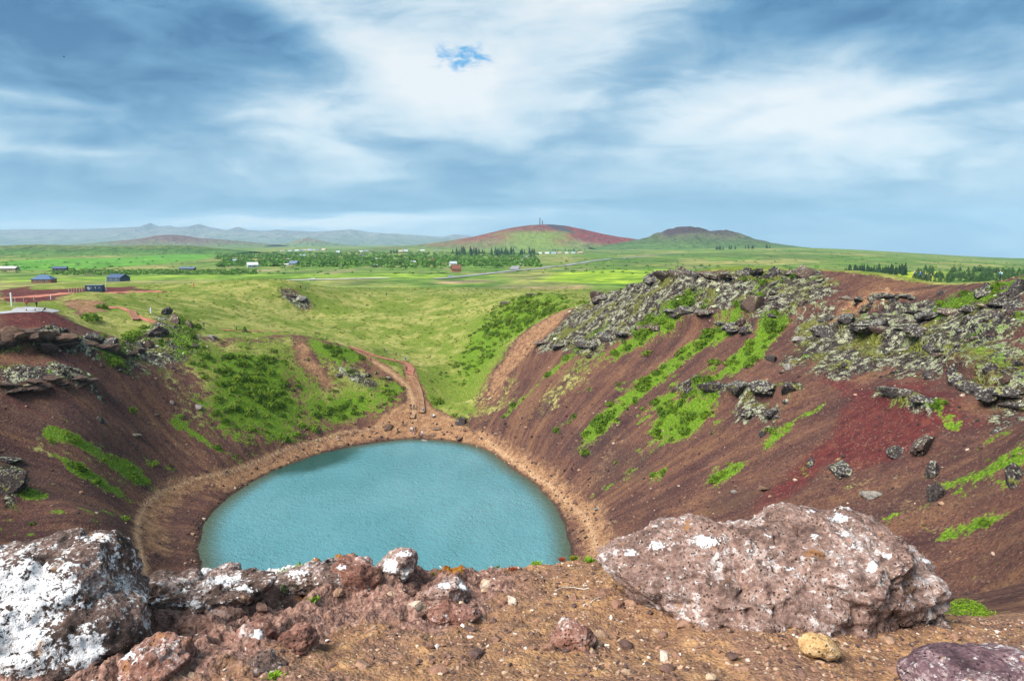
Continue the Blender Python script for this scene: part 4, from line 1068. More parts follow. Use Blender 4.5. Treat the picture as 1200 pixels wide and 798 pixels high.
make_rock('rock', [dict(outline=[(936,752),(945,744),(962,741),(978,750),(985,762),(978,770),(958,772),(940,766)], d=3.05, thick=0.07, sub=6, big=0.02, mid=0.012, pit=0.004, seed=17, k=0.5, cuts=9)],
    'smooth tan yellow stone lying below the huge boulder', MR_TAN, cat='stone')
make_rock('rock', [dict(outline=[(1062,800),(1088,784),(1130,776),(1175,778),(1215,770),(1250,796),(1230,850),(1100,850)], d=2.72, thick=0.28, sub=6, big=0.04, mid=0.03, pit=0.014, seed=18, k=0.8, cuts=9)],
    'purple lava slab in the bottom right corner', MR_PURP, base_l=0.02, cat='rock')
make_rock('rock', [dict(outline=[(1060,722),(1085,712),(1105,722),(1112,742),(1090,752),(1062,745)], d=3.7, thick=0.14, sub=6, big=0.05, mid=0.0355, pit=0.012, seed=19, k=0.6, cuts=9)],
    'dark brown rock tucked under the right end of the huge boulder', MR_DARK, base_l=0.02, cat='rock')

# loose stones: the larger ones singly, the grit between them as one mass
def stone_mesh(name, seed, sub=2, flat=0.65):
    V, F = ico(sub)
    V = V * (1 + 0.30 * fbm3(V * 1.1 + seed * 7, 2, 200 + seed)[:, None] + 0.14 * fbm3(V * 2.6 + seed, 2, 230 + seed)[:, None])
    # a few flat cleavage faces
    r = np.random.default_rng(seed)
    for _ in range(9):
        nn = r.normal(size=3); nn /= np.linalg.norm(nn); lim = r.uniform(0.45, 0.75)
        dd = V @ nn
        V = V - np.clip(dd - lim, 0, None)[:, None] * nn[None] * 0.97
    V = V * np.array([1.0, r.uniform(0.65, 0.95), flat * r.uniform(0.8, 1.1)])
    return mesh_np(name, V, F, smooth=False)
def random_stone_material():
    m, n, b = new_mat('loose_stone', 0.92, 0.15)
    pos = n.new('ShaderNodeNewGeometry').outputs['Position']
    r = n.new('ShaderNodeObjectInfo').outputs['Random']
    nB = n.noise(pos, 30, 4, 0.65)
    c = n.ramp(r, [(0.0, (0.075, 0.048, 0.044)), (0.25, (0.15, 0.085, 0.065)), (0.5, (0.23, 0.125, 0.085)), (0.75, (0.31, 0.20, 0.135)), (0.94, (0.36, 0.26, 0.18)), (1.0, (0.44, 0.37, 0.32))])
    c = n.mix(1.0, c, n.ramp(nB, [(0.3, (0.6, 0.6, 0.6)), (0.7, (1.35, 1.35, 1.35))]), 'MULTIPLY')
    n.l.new(c, b.inputs['Base Color'])
    n.l.new(n.bump(n.noise(pos, 90, 3, 0.6), 0.7, 0.01), b.inputs['Normal'])
    return m
M_STONE = random_stone_material()
STONES = []
for i in range(8):
    me = stone_mesh('loose_stone', i + 1); me.materials.append(M_STONE); STONES.append(me)
cnt = 0
while cnt < 290:
    px = rng.uniform(60, 1190); py = rng.uniform(672, 796)
    if rng.random() > 0.25 + 0.75 * sstep(np.array([px]), 250, 650)[0]: continue
    p, d = ledge_hit(px, py)
    if d > 4.6: continue
    s = 0.010 + 0.040 * rng.random() ** 2.6
    link('loose_stone', STONES[cnt % 8], label='small loose stone among the grit on the near ledge', cat='stone', group='loose stones on the near ledge',
         loc=(p[0], p[1], p[2] + s * 0.06), rot=(rng.uniform(-.3, .3), rng.uniform(-.3, .3), rng.uniform(0, 6.28)), scale=s)
    cnt += 1
def scatter_join(name, pts, sizes, protoV, protoF, mat, cols=None, kind='stuff', label=None, cat=None, tilt=0.4, zsink=0.3, smooth=False):
    n = len(pts)
    a = rng.uniform(0, 6.283, n); t1 = rng.uniform(-tilt, tilt, n); 
    Vs = np.empty((n, len(protoV[0]), 3)); 
    for i in range(n):
        v = protoV[i % len(protoV)] * sizes[i]
        c, s = math.cos(t1[i]), math.sin(t1[i])
        v = np.stack([v[:, 0], v[:, 1] * c - v[:, 2] * s, v[:, 1] * s + v[:, 2] * c], 1)
        c, s = math.cos(a[i]), math.sin(a[i])
        Vs[i, :, 0] = v[:, 0] * c - v[:, 1] * s + pts[i, 0]; Vs[i, :, 1] = v[:, 0] * s + v[:, 1] * c + pts[i, 1]; Vs[i, :, 2] = v[:, 2] + pts[i, 2] + sizes[i] * zsink
    F = (protoF[None] + (np.arange(n) * len(protoV[0]))[:, None, None]).reshape(-1, protoF.shape[1])
    me = mesh_np(name, Vs.reshape(-1, 3), F, smooth)
    if cols is not None: set_attr(me, 'col', np.repeat(cols, len(protoV[0]), 0))
    return link(name, me, mat, kind=kind, label=label, cat=cat)
def col_material(name, rough=0.92, nscale=20, bump=0.01, attr='col'):
    m, n, b = new_mat(name, rough, 0.15)
    pos = n.new('ShaderNodeNewGeometry').outputs['Position']
    c = n.mix(1.0, n.attr(attr), n.ramp(n.noise(pos, nscale, 3, 0.65), [(0.3, (0.6, 0.6, 0.6)), (0.7, (1.4, 1.4, 1.4))]), 'MULTIPLY')
    n.l.new(c, b.inputs['Base Color'])
    n.l.new(n.bump(n.noise(pos, nscale * 3, 3, 0.6), 0.7, bump), b.inputs['Normal'])
    return m
def stone_cols(n, pal=((.075,.048,.044),(.15,.085,.065),(.23,.125,.085),(.31,.20,.135),(.40,.30,.22),(.52,.46,.41)), wts=(.2,.24,.24,.18,.1,.04)):
    pal = np.array(pal); k = rng.choice(len(pal), n, p=np.array(wts) / np.sum(wts))
    return pal[k] * rng.uniform(0.8, 1.25, (n, 1))
V1, F1 = ico(1)
gp = []
for i in range(6):
    r = np.random.default_rng(50 + i); gp.append(V1 * (1 + 0.28 * r.normal(size=(len(V1), 1))) * np.array([1, r.uniform(.6, .95), r.uniform(.45, .75)]))
na = 15000
ga = rng.uniform(-0.74, 0.74, na); gr = np.sqrt(rng.uniform(2.0 ** 2, 4.75 ** 2, na))
gx, gy = gr * np.sin(ga), gr * np.cos(ga)
keep = gr < np.interp(ga, lip_az, lip_r) + 0.1
rkk = ledge_rock(gx, gy)
dens = np.clip(0.35 + 0.9 * fbm2(gx / 0.35, gy / 0.35, 3, 300) + 0.4 * sstep(gx, -1.0, 0.5) - 0.35 * rkk, 0.06, 1)
keep &= rng.random(na) < dens
gx, gy = gx[keep], gy[keep]
gz = ledge_z(gx, gy)
gs = 0.0045 + 0.011 * rng.random(len(gx)) ** 3
scatter_join('gravel', np.stack([gx, gy, gz], 1), gs, gp, F1, col_material('gravel', nscale=60, bump=0.006), stone_cols(len(gx)), zsink=0.08)

# ------------------------------------------------------------------ ribbons draped on the ground: paths and roads
def resample(P, step):
    P = np.asarray(P, float); seg = np.hypot(*np.diff(P, axis=0).T); s = np.concatenate([[0], np.cumsum(seg)])
    t = np.linspace(0, s[-1], max(3, int(s[-1] / step)))
    Q = np.stack([np.interp(t, s, P[:, 0]), np.interp(t, s, P[:, 1])], 1)
    for _ in range(3):
        Q[1:-1] = 0.25 * Q[:-2] + 0.5 * Q[1:-1] + 0.25 * Q[2:]
    return Q
def ribbon(name, P, width, mat, step=1.0, lift=0.06, kind='structure', nc=5, jag=0.0, flat=False, taper=False):
    Q = resample(P, step)
    T = np.gradient(Q, axis=0); T /= np.hypot(T[:, 0], T[:, 1])[:, None] + 1e-9
    N = np.stack([-T[:, 1], T[:, 0]], 1)
    u = np.linspace(-.5, .5, nc)
    wd = width * (1 + jag * fbm2(np.arange(len(Q)) / 6.0, np.zeros(len(Q)) + width, 3, 401))
    V = Q[:, None, :] + N[:, None, :] * (u[None, :, None] * wd[:, None, None])
    x, y = V[..., 0].ravel(), V[..., 1].ravel()
    if flat:
        zc = height(Q[:, 0], Q[:, 1])
        z = np.maximum(np.repeat(zc, nc), height(x, y)) + lift
    else: z = height(x, y) + lift
    me = mesh_np(name, np.stack([x, y, z], 1), grid_faces(len(Q), nc)[:, ::-1])
    return link(name, me, mat, kind=kind)
def noise_mat(name, stops, scale, rough=0.95, bump=0.3, bd=0.05, spec=0.15):
    m, n, b = new_mat(name, rough, spec)
    pos = n.new('ShaderNodeNewGeometry').outputs['Position']
    v = n.math('ADD', n.math('MULTIPLY', n.noise(pos, scale, 4, 0.6), 0.6), n.math('MULTIPLY', n.noise(pos, scale * 7, 3, 0.6), 0.4))
    n.l.new(n.ramp(v, stops), b.inputs['Base Color'])
    if bump: n.l.new(n.bump(n.noise(pos, scale * 7, 3, 0.6), bump, bd), b.inputs['Normal'])
    return m
def flat_mat(name, c, rough=0.7, spec=0.3, var=0.18, scale=3.0, metal=0.0):
    m = noise_mat(name, [(0.3, tuple(x * (1 - var) for x in c)), (0.7, tuple(min(1, x * (1 + var)) for x in c))], scale, rough, 0.15, 0.01, spec)
    m.node_tree.nodes['Principled BSDF'].inputs['Metallic'].default_value = metal
    return m
M_REDPATH = noise_mat('red_gravel', [(0.35, (0.22, 0.075, 0.050)), (0.5, (0.34, 0.13, 0.085)), (0.65, (0.42, 0.20, 0.14))], 0.8)
M_ASPH = noise_mat('asphalt', [(0.35, (0.16, 0.16, 0.17)), (0.65, (0.25, 0.25, 0.26))], 0.3)
M_GRAV = noise_mat('pale_gravel', [(0.35, (0.30, 0.28, 0.26)), (0.65, (0.48, 0.46, 0.43))], 0.2)
M_PALE = noise_mat('pale_paving', [(0.35, (0.22, 0.22, 0.235)), (0.65, (0.34, 0.33, 0.34))], 0.3)
ribbon('footpath', rc_line([(412,407),(430,413),(448,419),(465,422.5),(476,425),(482,431),(480,439)]), 2.0, M_REDPATH, 0.8, 0.16, jag=0.2)
ribbon('footpath', rc_line([(125,361),(140,361),(152,366),(160,372),(170,376),(182,380)]), 2.0, M_REDPATH, 0.8, 0.10, jag=0.2)
ribbon('footpath', rc_line([(258,386.5),(290,388),(320,389),(350,391.5),(372,393)]), 1.5, M_REDPATH, 0.8, 0.12, jag=0.35)
ribbon('footpath', rc_line([(0,350),(40,347),(75,344),(130,343.5),(190,341)]), 5.0, M_REDPATH, 1.2, 0.08, jag=0.25)
M_TAN = noise_mat('trodden_soil', [(0.35, (0.26, 0.15, 0.085)), (0.5, (0.38, 0.24, 0.14)), (0.65, (0.47, 0.32, 0.20))], 0.5, bd=0.04)
ribbon('car_park', rc_line([(-90,374),(-30,369),(0,366.5),(30,363.5),(52,362)]), 6.5, M_PALE, 1.0, 0.10)
PL = lambda pts, z=24.3: np.array([at_z(px, py, z)[:2] for px, py in pts])
ribbon('gravel_road', PL([(170,333.5),(220,332),(300,330)], 26), 5.0, M_GRAV, 4, 0.3)
ribbon('gravel_road', PL([(300,329.5),(350,328),(455,325)]), 8, M_GRAV, 6, 0.35)
ribbon('road', PL([(510,326.5),(560,322),(600,317.5),(640,313),(680,308),(720,303),(760,300),(800,298.5)]), 9, M_ASPH, 8, 0.45)
ribbon('side_road', PL([(602,316),(606,310),(612,304),(618,299),(624,296)]), 9, M_ASPH, 8, 0.7)
ribbon('gravel_road', PL([(0,322),(120,321),(240,319),(400,318.5),(520,319),(600,320)]), 5, noise_mat('worn_track', [(0.35, (0.24, 0.19, 0.13)), (0.65, (0.36, 0.30, 0.2))], 0.1), 8, 0.35, jag=0.5)

# ------------------------------------------------------------------ plants
def leaf_cloud(n, seed, shape='dome', size=0.20, flat=0.7, core=0.5):
    r = np.random.default_rng(seed)
    d = r.normal(size=(n, 3)); d /= np.linalg.norm(d, axis=1, keepdims=True)
    if shape == 'dome': d[:, 2] = np.abs(d[:, 2])
    lump = 1 + 0.35 * fbm3(d * 1.6 + seed * 3.3, 2, 500 + seed)
    rad = (core + (1 - core) * r.random(n) ** 0.5) * lump
    c = d * rad[:, None]; c[:, 2] *= flat
    nn = d + r.normal(size=(n, 3)) * 0.75; nn /= np.linalg.norm(nn, axis=1, keepdims=True)
    t = np.cross(nn, r.normal(size=(n, 3))); t /= np.linalg.norm(t, axis=1, keepdims=True)
    b = np.cross(nn, t)
    s = size * r.uniform(0.6, 1.4, (n, 1))
    q = np.stack([c - t * s, c - b * s * 0.6, c + t * s, c + b * s * 0.6], 1).reshape(-1, 3)
    return q, np.arange(n * 4).reshape(-1, 4)
def foliage_material(name, lo, mid, hi, scale=1.5, rnd=True, attr=None):
    m, n, b = new_mat(name, 0.75, 0.2)
    pos = n.new('ShaderNodeNewGeometry').outputs['Position']
    v = n.noise(pos, scale, 4, 0.65)
    if rnd: v = n.math('ADD', v, n.math('MULTIPLY', n.math('SUBTRACT', n.new('ShaderNodeObjectInfo').outputs['Random'], 0.5), 0.22))
    c = n.ramp(v, [(0.3, lo), (0.5, mid), (0.7, hi)])
    if attr: c = n.mix(1.0, c, n.attr(attr), 'MULTIPLY')
    n.l.new(c, b.inputs['Base Color'])
    tr = n.new('ShaderNodeBsdfTranslucent'); n.l.new(c, tr.inputs['Color'])
    ms = n.new('ShaderNodeMixShader'); ms.inputs[0].default_value = 0.3
    n.l.new(b.outputs[0], ms.inputs[1]); n.l.new(tr.outputs[0], ms.inputs[2])
    n.l.new(ms.outputs[0], m.node_tree.nodes['Material Output'].inputs['Surface'])
    return m
M_SHRUB = foliage_material('willow_leaf', (0.035, 0.075, 0.008), (0.105, 0.190, 0.012), (0.20, 0.29, 0.025), 1.2)
M_COVER = foliage_material('shrub_cover', (0.03, 0.065, 0.008), (0.10, 0.18, 0.013), (0.19, 0.27, 0.03), 0.8, False, 'col')
M_TUFT = foliage_material('grass_tuft', (0.12, 0.15, 0.03), (0.20, 0.22, 0.05), (0.30, 0.29, 0.085), 0.8, False, 'col')
SHRUBS = []
for i in range(6):
    v, f = leaf_cloud(230, 10 + i, size=0.15, flat=0.95, core=0.55)
    me = mesh_np('shrub', v, f, False); me.materials.append(M_SHRUB); SHRUBS.append(me)
def visible(x, y, z, m=20):
    rel = np.stack([x, y, z - CAMZ], 1); dep = rel @ FWD
    px = 600 + rel[:, 0] / dep * FPX; py = 399 - (rel @ UPV) / dep * FPX
    return (px > -m) & (px < 1200 + m) & (py < 700) & (dep > 20), px, py, dep
VEG = [z for z in ZONES if z.chan == 'veg']
VLAB = ['leafy green shrub on the hillside left of the wooden stairway', 'bright shrub in the upper green streak on the left scoria slope', 'bright shrub in the lower green streak on the left scoria slope',
 'small shrub where the left slope meets the lakeside path', 'dark green shrub on the knob above the stairway', 'bright mossy shrub under the left cliff', 'shrub beside the left rock outcrop',
 'shrub growing among the rocks of the left outcrop', 'shrub on the valley side left of the right rim', 'low shrub at the foot of the valley beside the far shore', 'shrub just right of the wooden stairway',
 'shrub under the dark crest of the right outcrop', 'bright shrub in the longest green streak on the right slope', 'bright shrub in the wide green streak above the rock shelf', 'thin shrub on the scree at the far end of the right slope',
 'shrub in the clump below the rock shelf on the right slope', 'shrub in the small streak beside the red scoria', 'bright shrub on top of the right rim below the lone hiker', 'low shrub among the lichen rocks of the right rim',
 'mossy shrub on the right rim at the picture edge', 'bright shrub in the streak at the right picture edge', 'shrub beside the dark rock fins right of the huge boulder', 'thin green mat lowest on the right slope', 'lone shrub low on the right slope above the huge boulder',
 'small shrub near the right lakeshore', 'small shrub trailing down the scree above the right shore', 'shrub at the left picture edge', 'low shrub above the white crusted rock', 'shrub on the crest of the right outcrop']
shr = []
xs_ = rng.uniform(-125, 95, 60000); ys_ = rng.uniform(45, 290, 60000)
vm = np.maximum(mask('veg', xs_, ys_), 0.62 * sstep(fbm2(xs_ / 6, ys_ / 6, 4, 26, 0.6) + 0.35 * fbm2(xs_ / 40, ys_ / 40, 2, 27), 0.22, 0.5) * (lake_sd(xs_, ys_) > 8) * mask('inside', xs_, ys_))
ok = rng.random(len(xs_)) < np.clip((vm + 0.35 * fbm2(xs_ / 5, ys_ / 5, 3, 333)) * 1.25 - 0.35, 0, 1) * 0.5
xs_, ys_, vm = xs_[ok], ys_[ok], vm[ok]
zs_ = height(xs_, ys_)
vis, pxs_, pys_, dps_ = visible(xs_, ys_, zs_)
xs_, ys_, zs_, vm, dps_ = xs_[vis], ys_[vis], zs_[vis], vm[vis], dps_[vis]
sz_ = (0.35 + 0.85 * rng.random(len(xs_)) ** 1.6) * (0.6 + 0.6 * vm) * np.clip(dps_ / 120, 0.55, 1.15)
order = np.argsort(-sz_ / dps_)
zv = np.stack([z.value(xs_, ys_) - 0.5 * poly_sd(xs_, ys_, z.P, z.closed).clip(0, 50) / 50 for z in VEG], 1).argmax(1)
nind = 230
for i in order[:nind]:
    link('shrub', SHRUBS[int(rng.integers(6))], label=VLAB[zv[i]], cat='shrub', group='shrubs: ' + VLAB[zv[i]], loc=(xs_[i], ys_[i], zs_[i] - 0.08), rot=(rng.uniform(-.15, .15), rng.uniform(-.15, .15), rng.uniform(0, 6.28)), scale=float(sz_[i]))
rest = order[nind:nind + 4200]
lowp = []
for i in range(6):
    v, f = leaf_cloud(48, 60 + i, size=0.26, flat=0.9, core=0.5); lowp.append(v)
scatter_join('shrub_cover', np.stack([xs_, ys_, zs_], 1)[rest], sz_[rest], lowp, f, M_COVER, np.array([(1, 1, 1), (1.15, .95, 1), (.7, .8, .7), (1.3, 1.05, 1.6)])[rng.choice(4, len(rest), p=[.4, .25, .2, .15])] * rng.uniform(0.7, 1.2, (len(rest), 1)), tilt=0.2, zsink=-0.08)
# grass and moss tufts: valley, plateaus, outer slopes
gx_ = rng.uniform(-160, 110, 30000); gy_ = rng.uniform(60, 400, 30000)
gmask = np.maximum(mask('grass', gx_, gy_), (1 - mask('inside', gx_, gy_)) * 0.8) * (1 - mask('dirt', gx_, gy_)) * (1 - mask('red', gx_, gy_)) * (lake_sd(gx_, gy_) > 5)
ok = rng.random(len(gx_)) < np.clip(gmask + 0.5 * fbm2(gx_ / 9, gy_ / 9, 3, 335) - 0.25, 0, 1) * 0.55
gx_, gy_ = gx_[ok], gy_[ok]; gz_ = height(gx_, gy_)
vis, _, _, gd_ = visible(gx_, gy_, gz_)
gx_, gy_, gz_, gd_ = gx_[vis][:4200], gy_[vis][:4200], gz_[vis][:4200], gd_[vis][:4200]
pal = np.array([(1.05, 1.05, 1), (0.75, 1.0, 0.5), (0.6, 0.85, 0.4), (1.25, 1.1, 1.1), (0.95, 0.95, 1.3)])
gc = pal[rng.choice(5, len(gx_), p=[.35, .25, .2, .12, .08])] * rng.uniform(0.8, 1.2, (len(gx_), 1))
tp = []
for i in range(4):
    v, f = leaf_cloud(20, 80 + i, size=0.30, flat=0.30, core=0.3); tp.append(v)
scatter_join('grass_tufts', np.stack([gx_, gy_, gz_], 1), rng.uniform(0.25, 0.75, len(gx_)) * np.clip(gd_ / 180, 0.5, 1.4), tp, f, M_TUFT, gc, tilt=0.15, zsink=-0.05)

# ------------------------------------------------------------------ lava rocks on the crater walls
def slope_rock_material():
    m, n, b = new_mat('slope_rock', 0.93, 0.15)
    pos = n.new('ShaderNodeNewGeometry').outputs['Position']; nz = n.sep(n.new('ShaderNodeNewGeometry').outputs['Normal'])[2]
    r = n.new('ShaderNodeObjectInfo').outputs['Random']
    nA = n.noise(pos, 0.9, 4, 0.6); nB = n.noise(pos, 3.6, 5, 0.65); nC = n.noise(pos, 13, 3, 0.6)
    c = n.ramp(nB, [(0.30, (0.014, 0.012, 0.013)), (0.48, (0.042, 0.035, 0.034)), (0.62, (0.095, 0.080, 0.074)), (0.75, (0.18, 0.155, 0.14))])
    c = n.mix(n.smooth(r, 0.6, 1.0, 0, 0.5), c, (0.13, 0.075, 0.055))
    L = n.smooth(n.math('ADD', n.math('ADD', n.math('MULTIPLY', nB, 0.7), n.math('MULTIPLY', nz, 0.16)), n.math('MULTIPLY', n.math('SUBTRACT', nA, 0.5), 0.7)), 0.50, 0.60, 0, .85)
    c = n.mix(L, c, n.ramp(nC, [(0.3, (0.26, 0.26, 0.21)), (0.7, (0.50, 0.50, 0.42))]))
    c = n.mix(n.smooth(n.math('ADD', nA, n.math('MULTIPLY', nC, 0.15)), 0.66, 0.72, 0, 0.8), c, (0.15, 0.16, 0.025))
    n.l.new(c, b.inputs['Base Color'])
    n.l.new(n.bump(n.math('ADD', nB, n.math('MULTIPLY', nC, 0.4)), 0.9, 0.25), b.inputs['Normal'])
    return m
M_SROCK = slope_rock_material()
def crag_verts(sub, seed, flat=0.7):
    V, F = ico(sub)
    r = np.random.default_rng(seed)
    V = V * (1 + 0.30 * fbm3(V * 1.2 + seed * 5, 2, 600 + seed)[:, None] + 0.42 * fbm3(V * 2.2 + seed, 4, 620 + seed, 0.55, True)[:, None])
    for _ in range(6):
        nn = r.normal(size=3); nn /= np.linalg.norm(nn); lim = r.uniform(0.5, 0.8)
        V = V - np.clip(V @ nn - lim, 0, None)[:, None] * nn[None] * 0.8
    return V * np.array([1.0, r.uniform(0.6, 0.9), flat * r.uniform(0.7, 1.1)]), F
CRAGS = []
for i in range(8):
    v, f = crag_verts(4, 700 + i); me = mesh_np('lava_rock', v, f, False); me.materials.append(M_SROCK); CRAGS.append(me)
def place_rock(px, py, wpx, label, hfac=1.0, var=0, rot=None, cat='rock', mat=None, name='lava_rock', group=None):
    p = raycast(px, py); x, y = p[0], p[1]; z = ground_at(x, y); d = math.hypot(x, y)
    s = wpx / FPX * d / 2 * 0.92
    me = CRAGS[var % 8]
    if mat is not None:
        me = me.copy(); me.materials.clear(); me.materials.append(mat)
    return link(name, me, label=label, cat=cat, group=group, loc=(x, y, z + s * 0.06 * hfac), rot=(rng.uniform(-.15, .15), rng.uniform(-.15, .15), rng.uniform(0, 6.28) if rot is None else rot), scale=(s, s, s * hfac))
M_BROCK = noise_mat('brown_rock', [(0.3, (0.06, 0.038, 0.03)), (0.5, (0.14, 0.085, 0.06)), (0.7, (0.24, 0.15, 0.105))], 1.6, 0.93, 0.8, 0.2)
M_PROCK = noise_mat('pale_rock', [(0.32, (0.07, 0.058, 0.05)), (0.5, (0.20, 0.18, 0.16)), (0.66, (0.38, 0.35, 0.31))], 1.6, 0.93, 0.8, 0.2)
NAMED = [
 (984,552,34,'rounded lichen rock on the red scoria above the huge boulder',1.0,0,None), (1052,532,28,'pale lichen covered rock right of the rounded lichen rock',.7,1,None), (1082,526,34,'dark jagged rock with lichen on the right slope',1.1,2,None),
 (1093,556,16,'upright dark rock fin on the right slope, upper of two',2.2,3,None), (1097,584,16,'upright dark rock fin on the right slope, lower of two',2.2,4,None), (1022,582,26,'flat pale rock right of the huge boulder crest',.6,5,M_PROCK),
 (948,545,14,'small dark upright rock left of the rounded lichen rock',1.6,6,None), (1190,560,30,'dark rock at the right picture edge',1.2,7,None), (937,402,15,'pale grey block below the right outcrop',1.0,0,M_PROCK), (925,434,14,'pale split block on the right slope',.9,1,M_PROCK),
 (905,424,18,'dark block beside the pale split block',.9,2,None), (882,372,34,'dark overhanging crag at the right end of the outcrop',1.2,3,None), (868,384,20,'dark lower crag under the overhanging crag',1.1,4,None),
 (895,572,20,'flat brown slab low on the right slope',.4,5,M_BROCK), (860,575,9,'small tan block low on the right slope',.7,6,M_PROCK),
 (117,492,11,'lone grey boulder on the left scoria slope',1.0,7,None), (158,508,14,'low mossy rock right of the lone grey boulder',.5,0,None), (202,471,7,'small white block high on the left slope',1.2,1,M_PROCK), (232,477,9,'pale upright block beside the small white block',1.2,2,M_PROCK),
 (8,538,20,'flat grey rock at the left picture edge',.5,3,None), (10,575,30,'dark crag above the white crusted rock',1.2,4,None), (183,486,6,'small dark rock on the left slope',.8,5,None),
 (457,499,15,'smooth brown boulder by the far shore left of the visitors',.75,6,M_BROCK), (541,495,20,'dark boulder by the far shore right of the visitors',.8,7,None), (511,501,12,'flat brown rock right of the visitors at the shore',.5,0,M_BROCK), (507,508,11,'low brown rock at the waterline right of the visitors',.5,1,M_BROCK),
 (540,510,13,'dark flat rock on the far shore',.4,2,M_BROCK), (497,515,9,'pale sandy slab at the waterline below the visitors',.3,3,M_PROCK), (508,488,6,'pale rock at the foot of the stairway',.8,4,M_PROCK),
 (397,442,10,'grey block left of the stairway hillside',.7,5,None), (430,441,8,'grey boulder in the row left of the stairway, second from the right',1.0,6,None), (440,437,7,'grey boulder at the right end of the row left of the stairway',1.0,7,None), (454,443,8,'dark boulder right below the row of grey boulders',1.0,0,None),
 (700,594,10,'tan block on the right shore path',.6,1,M_PROCK), (722,612,12,'brown block just above the huge boulder left end',.6,2,M_BROCK), (690,560,9,'brown stone on the right shore slope',.6,3,M_BROCK), (640,590,6,'small stone at the right waterline',.6,4,M_BROCK),
 (940,322,18,'dark crest rock on top of the right outcrop',1.0,5,None), (905,328,22,'dark crag at the highest point of the right outcrop',1.1,6,None), (798,326,22,'pale grey crest boulder at the left shoulder of the right outcrop',.7,7,None), (775,332,24,'grey crest crag left of the pale crest boulder',1.1,0,None),
 (745,341,26,'dark crest crag in the row on the right outcrop, middle',.9,1,None), (718,347,22,'dark crest crag in the row on the right outcrop, second from the left',.9,2,None), (698,355,18,'dark crag at the left end of the crest row',1.0,3,None),
 (1035,362,26,'low lichen slab below the four hikers',.5,4,None), (1015,372,22,'grey lichen block left of the lichen slab',.8,5,None), (1150,352,30,'dark lichen rock below the lone hiker',.7,6,None), (1190,350,28,'dark lichen crag right of the lone hiker',.9,7,None), (1050,470,34,'dark dyke rock running across the red scoria, left piece',.6,0,None), (1078,482,26,'dark dyke rock running across the red scoria, right piece',.6,1,None),
 (835,468,30,'grey block at the left end of the rock shelf',.7,2,None), (862,470,32,'grey block in the middle of the rock shelf',.7,3,None), (893,470,30,'grey block right of the middle of the rock shelf',.7,4,None), (922,468,26,'lichen topped block at the right end of the rock shelf',.8,5,None), (808,462,14,'small dark block left of the rock shelf',1.0,6,None),
 (15,410,40,'dark lava block at the left end of the left cliff',.5,7,M_BROCK), (45,409,40,'dark lava block in the middle of the left cliff',.5,0,M_BROCK), (74,408,32,'dark lava block at the right end of the left cliff',.5,1,M_BROCK), (108,404,22,'mossy lava block right of the left cliff',1.0,2,None), (128,412,24,'dark lava block under the left grassy rim',.9,3,None),
 (196,372,13,'dark crag on top of the left outcrop',1.4,4,None), (205,380,18,'dark crag in the middle of the left outcrop',1.2,5,None), (182,395,22,'dark crag low on the left outcrop',1.0,6,None), (222,385,14,'lichen rock right of the left outcrop',1.0,7,None), (248,396,14,'pale lichen rock at the right end of the left outcrop',.8,0,M_PROCK), (352,352,16,'pale rock on the mound behind the left plateau',.6,1,M_PROCK), (340,348,12,'dark rock on the mound behind the left plateau',.7,2,None), (622,347,18,'dark rock patch on the hill behind the valley',.6,3,None), (593,357,14,'dark rock on the hill side left of the dark rock patch',.6,4,None),
 (905,490,26,'lichen topped ledge rock below the rock shelf',.6,5,None), (875,492,22,'grey ledge rock below the rock shelf',.7,6,None), (895,508,18,'dark ledge rock lowest below the rock shelf',.8,7,None)]
for (px, py, wp, lab, hf, vr, mt) in NAMED: place_rock(px, py, wp, lab, hf, vr, None, mat=mt)
# slabs of the jointed ledges
CRAGS_B = []
for me in CRAGS:
    mc = me.copy(); mc.materials.clear(); mc.materials.append(noise_mat('rusty_lava', [(0.3, (0.022, 0.016, 0.015)), (0.5, (0.070, 0.045, 0.036)), (0.7, (0.15, 0.105, 0.08))], 1.6, 0.93, 0.8, 0.2) if not CRAGS_B else CRAGS_B[0].materials[0]); CRAGS_B.append(mc)
def ledge_row(pts, n, wpx, label, hf=.55, src=None):
    P = np.array(pts, float); seg = np.hypot(*np.diff(P, axis=0).T); cs = np.concatenate([[0], np.cumsum(seg)])
    for i in range(n):
        t = (i + .5 + rng.uniform(-.3, .3)) / n * cs[-1]
        px, py = np.interp(t, cs, P[:, 0]), np.interp(t, cs, P[:, 1]) + rng.uniform(-2.5, 2.5)
        q = raycast(px, py); z = ground_at(q[0], q[1]); s_ = wpx * rng.uniform(.75, 1.3) / FPX * math.hypot(q[0], q[1]) / 2
        k = np.interp(t + 2, cs, P[:, 0]), np.interp(t + 2, cs, P[:, 1]); q2 = raycast(*k); a = math.atan2(q2[1] - q[1], q2[0] - q[0]) if t + 2 < cs[-1] else 0
        link('lava_rock', (src or CRAGS)[int(rng.integers(8))], label=label, cat='rock', group='slabs: ' + label, loc=(q[0], q[1], z + s_ * .08), rot=(rng.uniform(-.2, .2), rng.uniform(-.2, .2), a + rng.uniform(-.3, .3)), scale=(s_ * 1.15, s_ * .8, s_ * hf * rng.uniform(.8, 1.3)))
ledge_row([(962,396),(1010,400),(1060,408),(1110,425)], 9, 24, 'dark slab in the overhanging ledge across the right rim')
ledge_row([(1108,440),(1150,465),(1196,486)], 7, 28, 'lichen slab in the ledge above the red scoria at right')
ledge_row([(628,404),(680,412),(720,402),(790,380),(850,380),(890,390)], 14, 20, 'dark slab along the lower edge of the right outcrop')
ledge_row([(697,358),(745,343),(800,331),(850,328),(900,328),(955,325)], 14, 22, 'dark slab along the crest of the right outcrop')
ledge_row([(0,414),(45,413),(88,409)], 8, 22, 'dark slab in the upper left cliff band', .5, CRAGS_B)
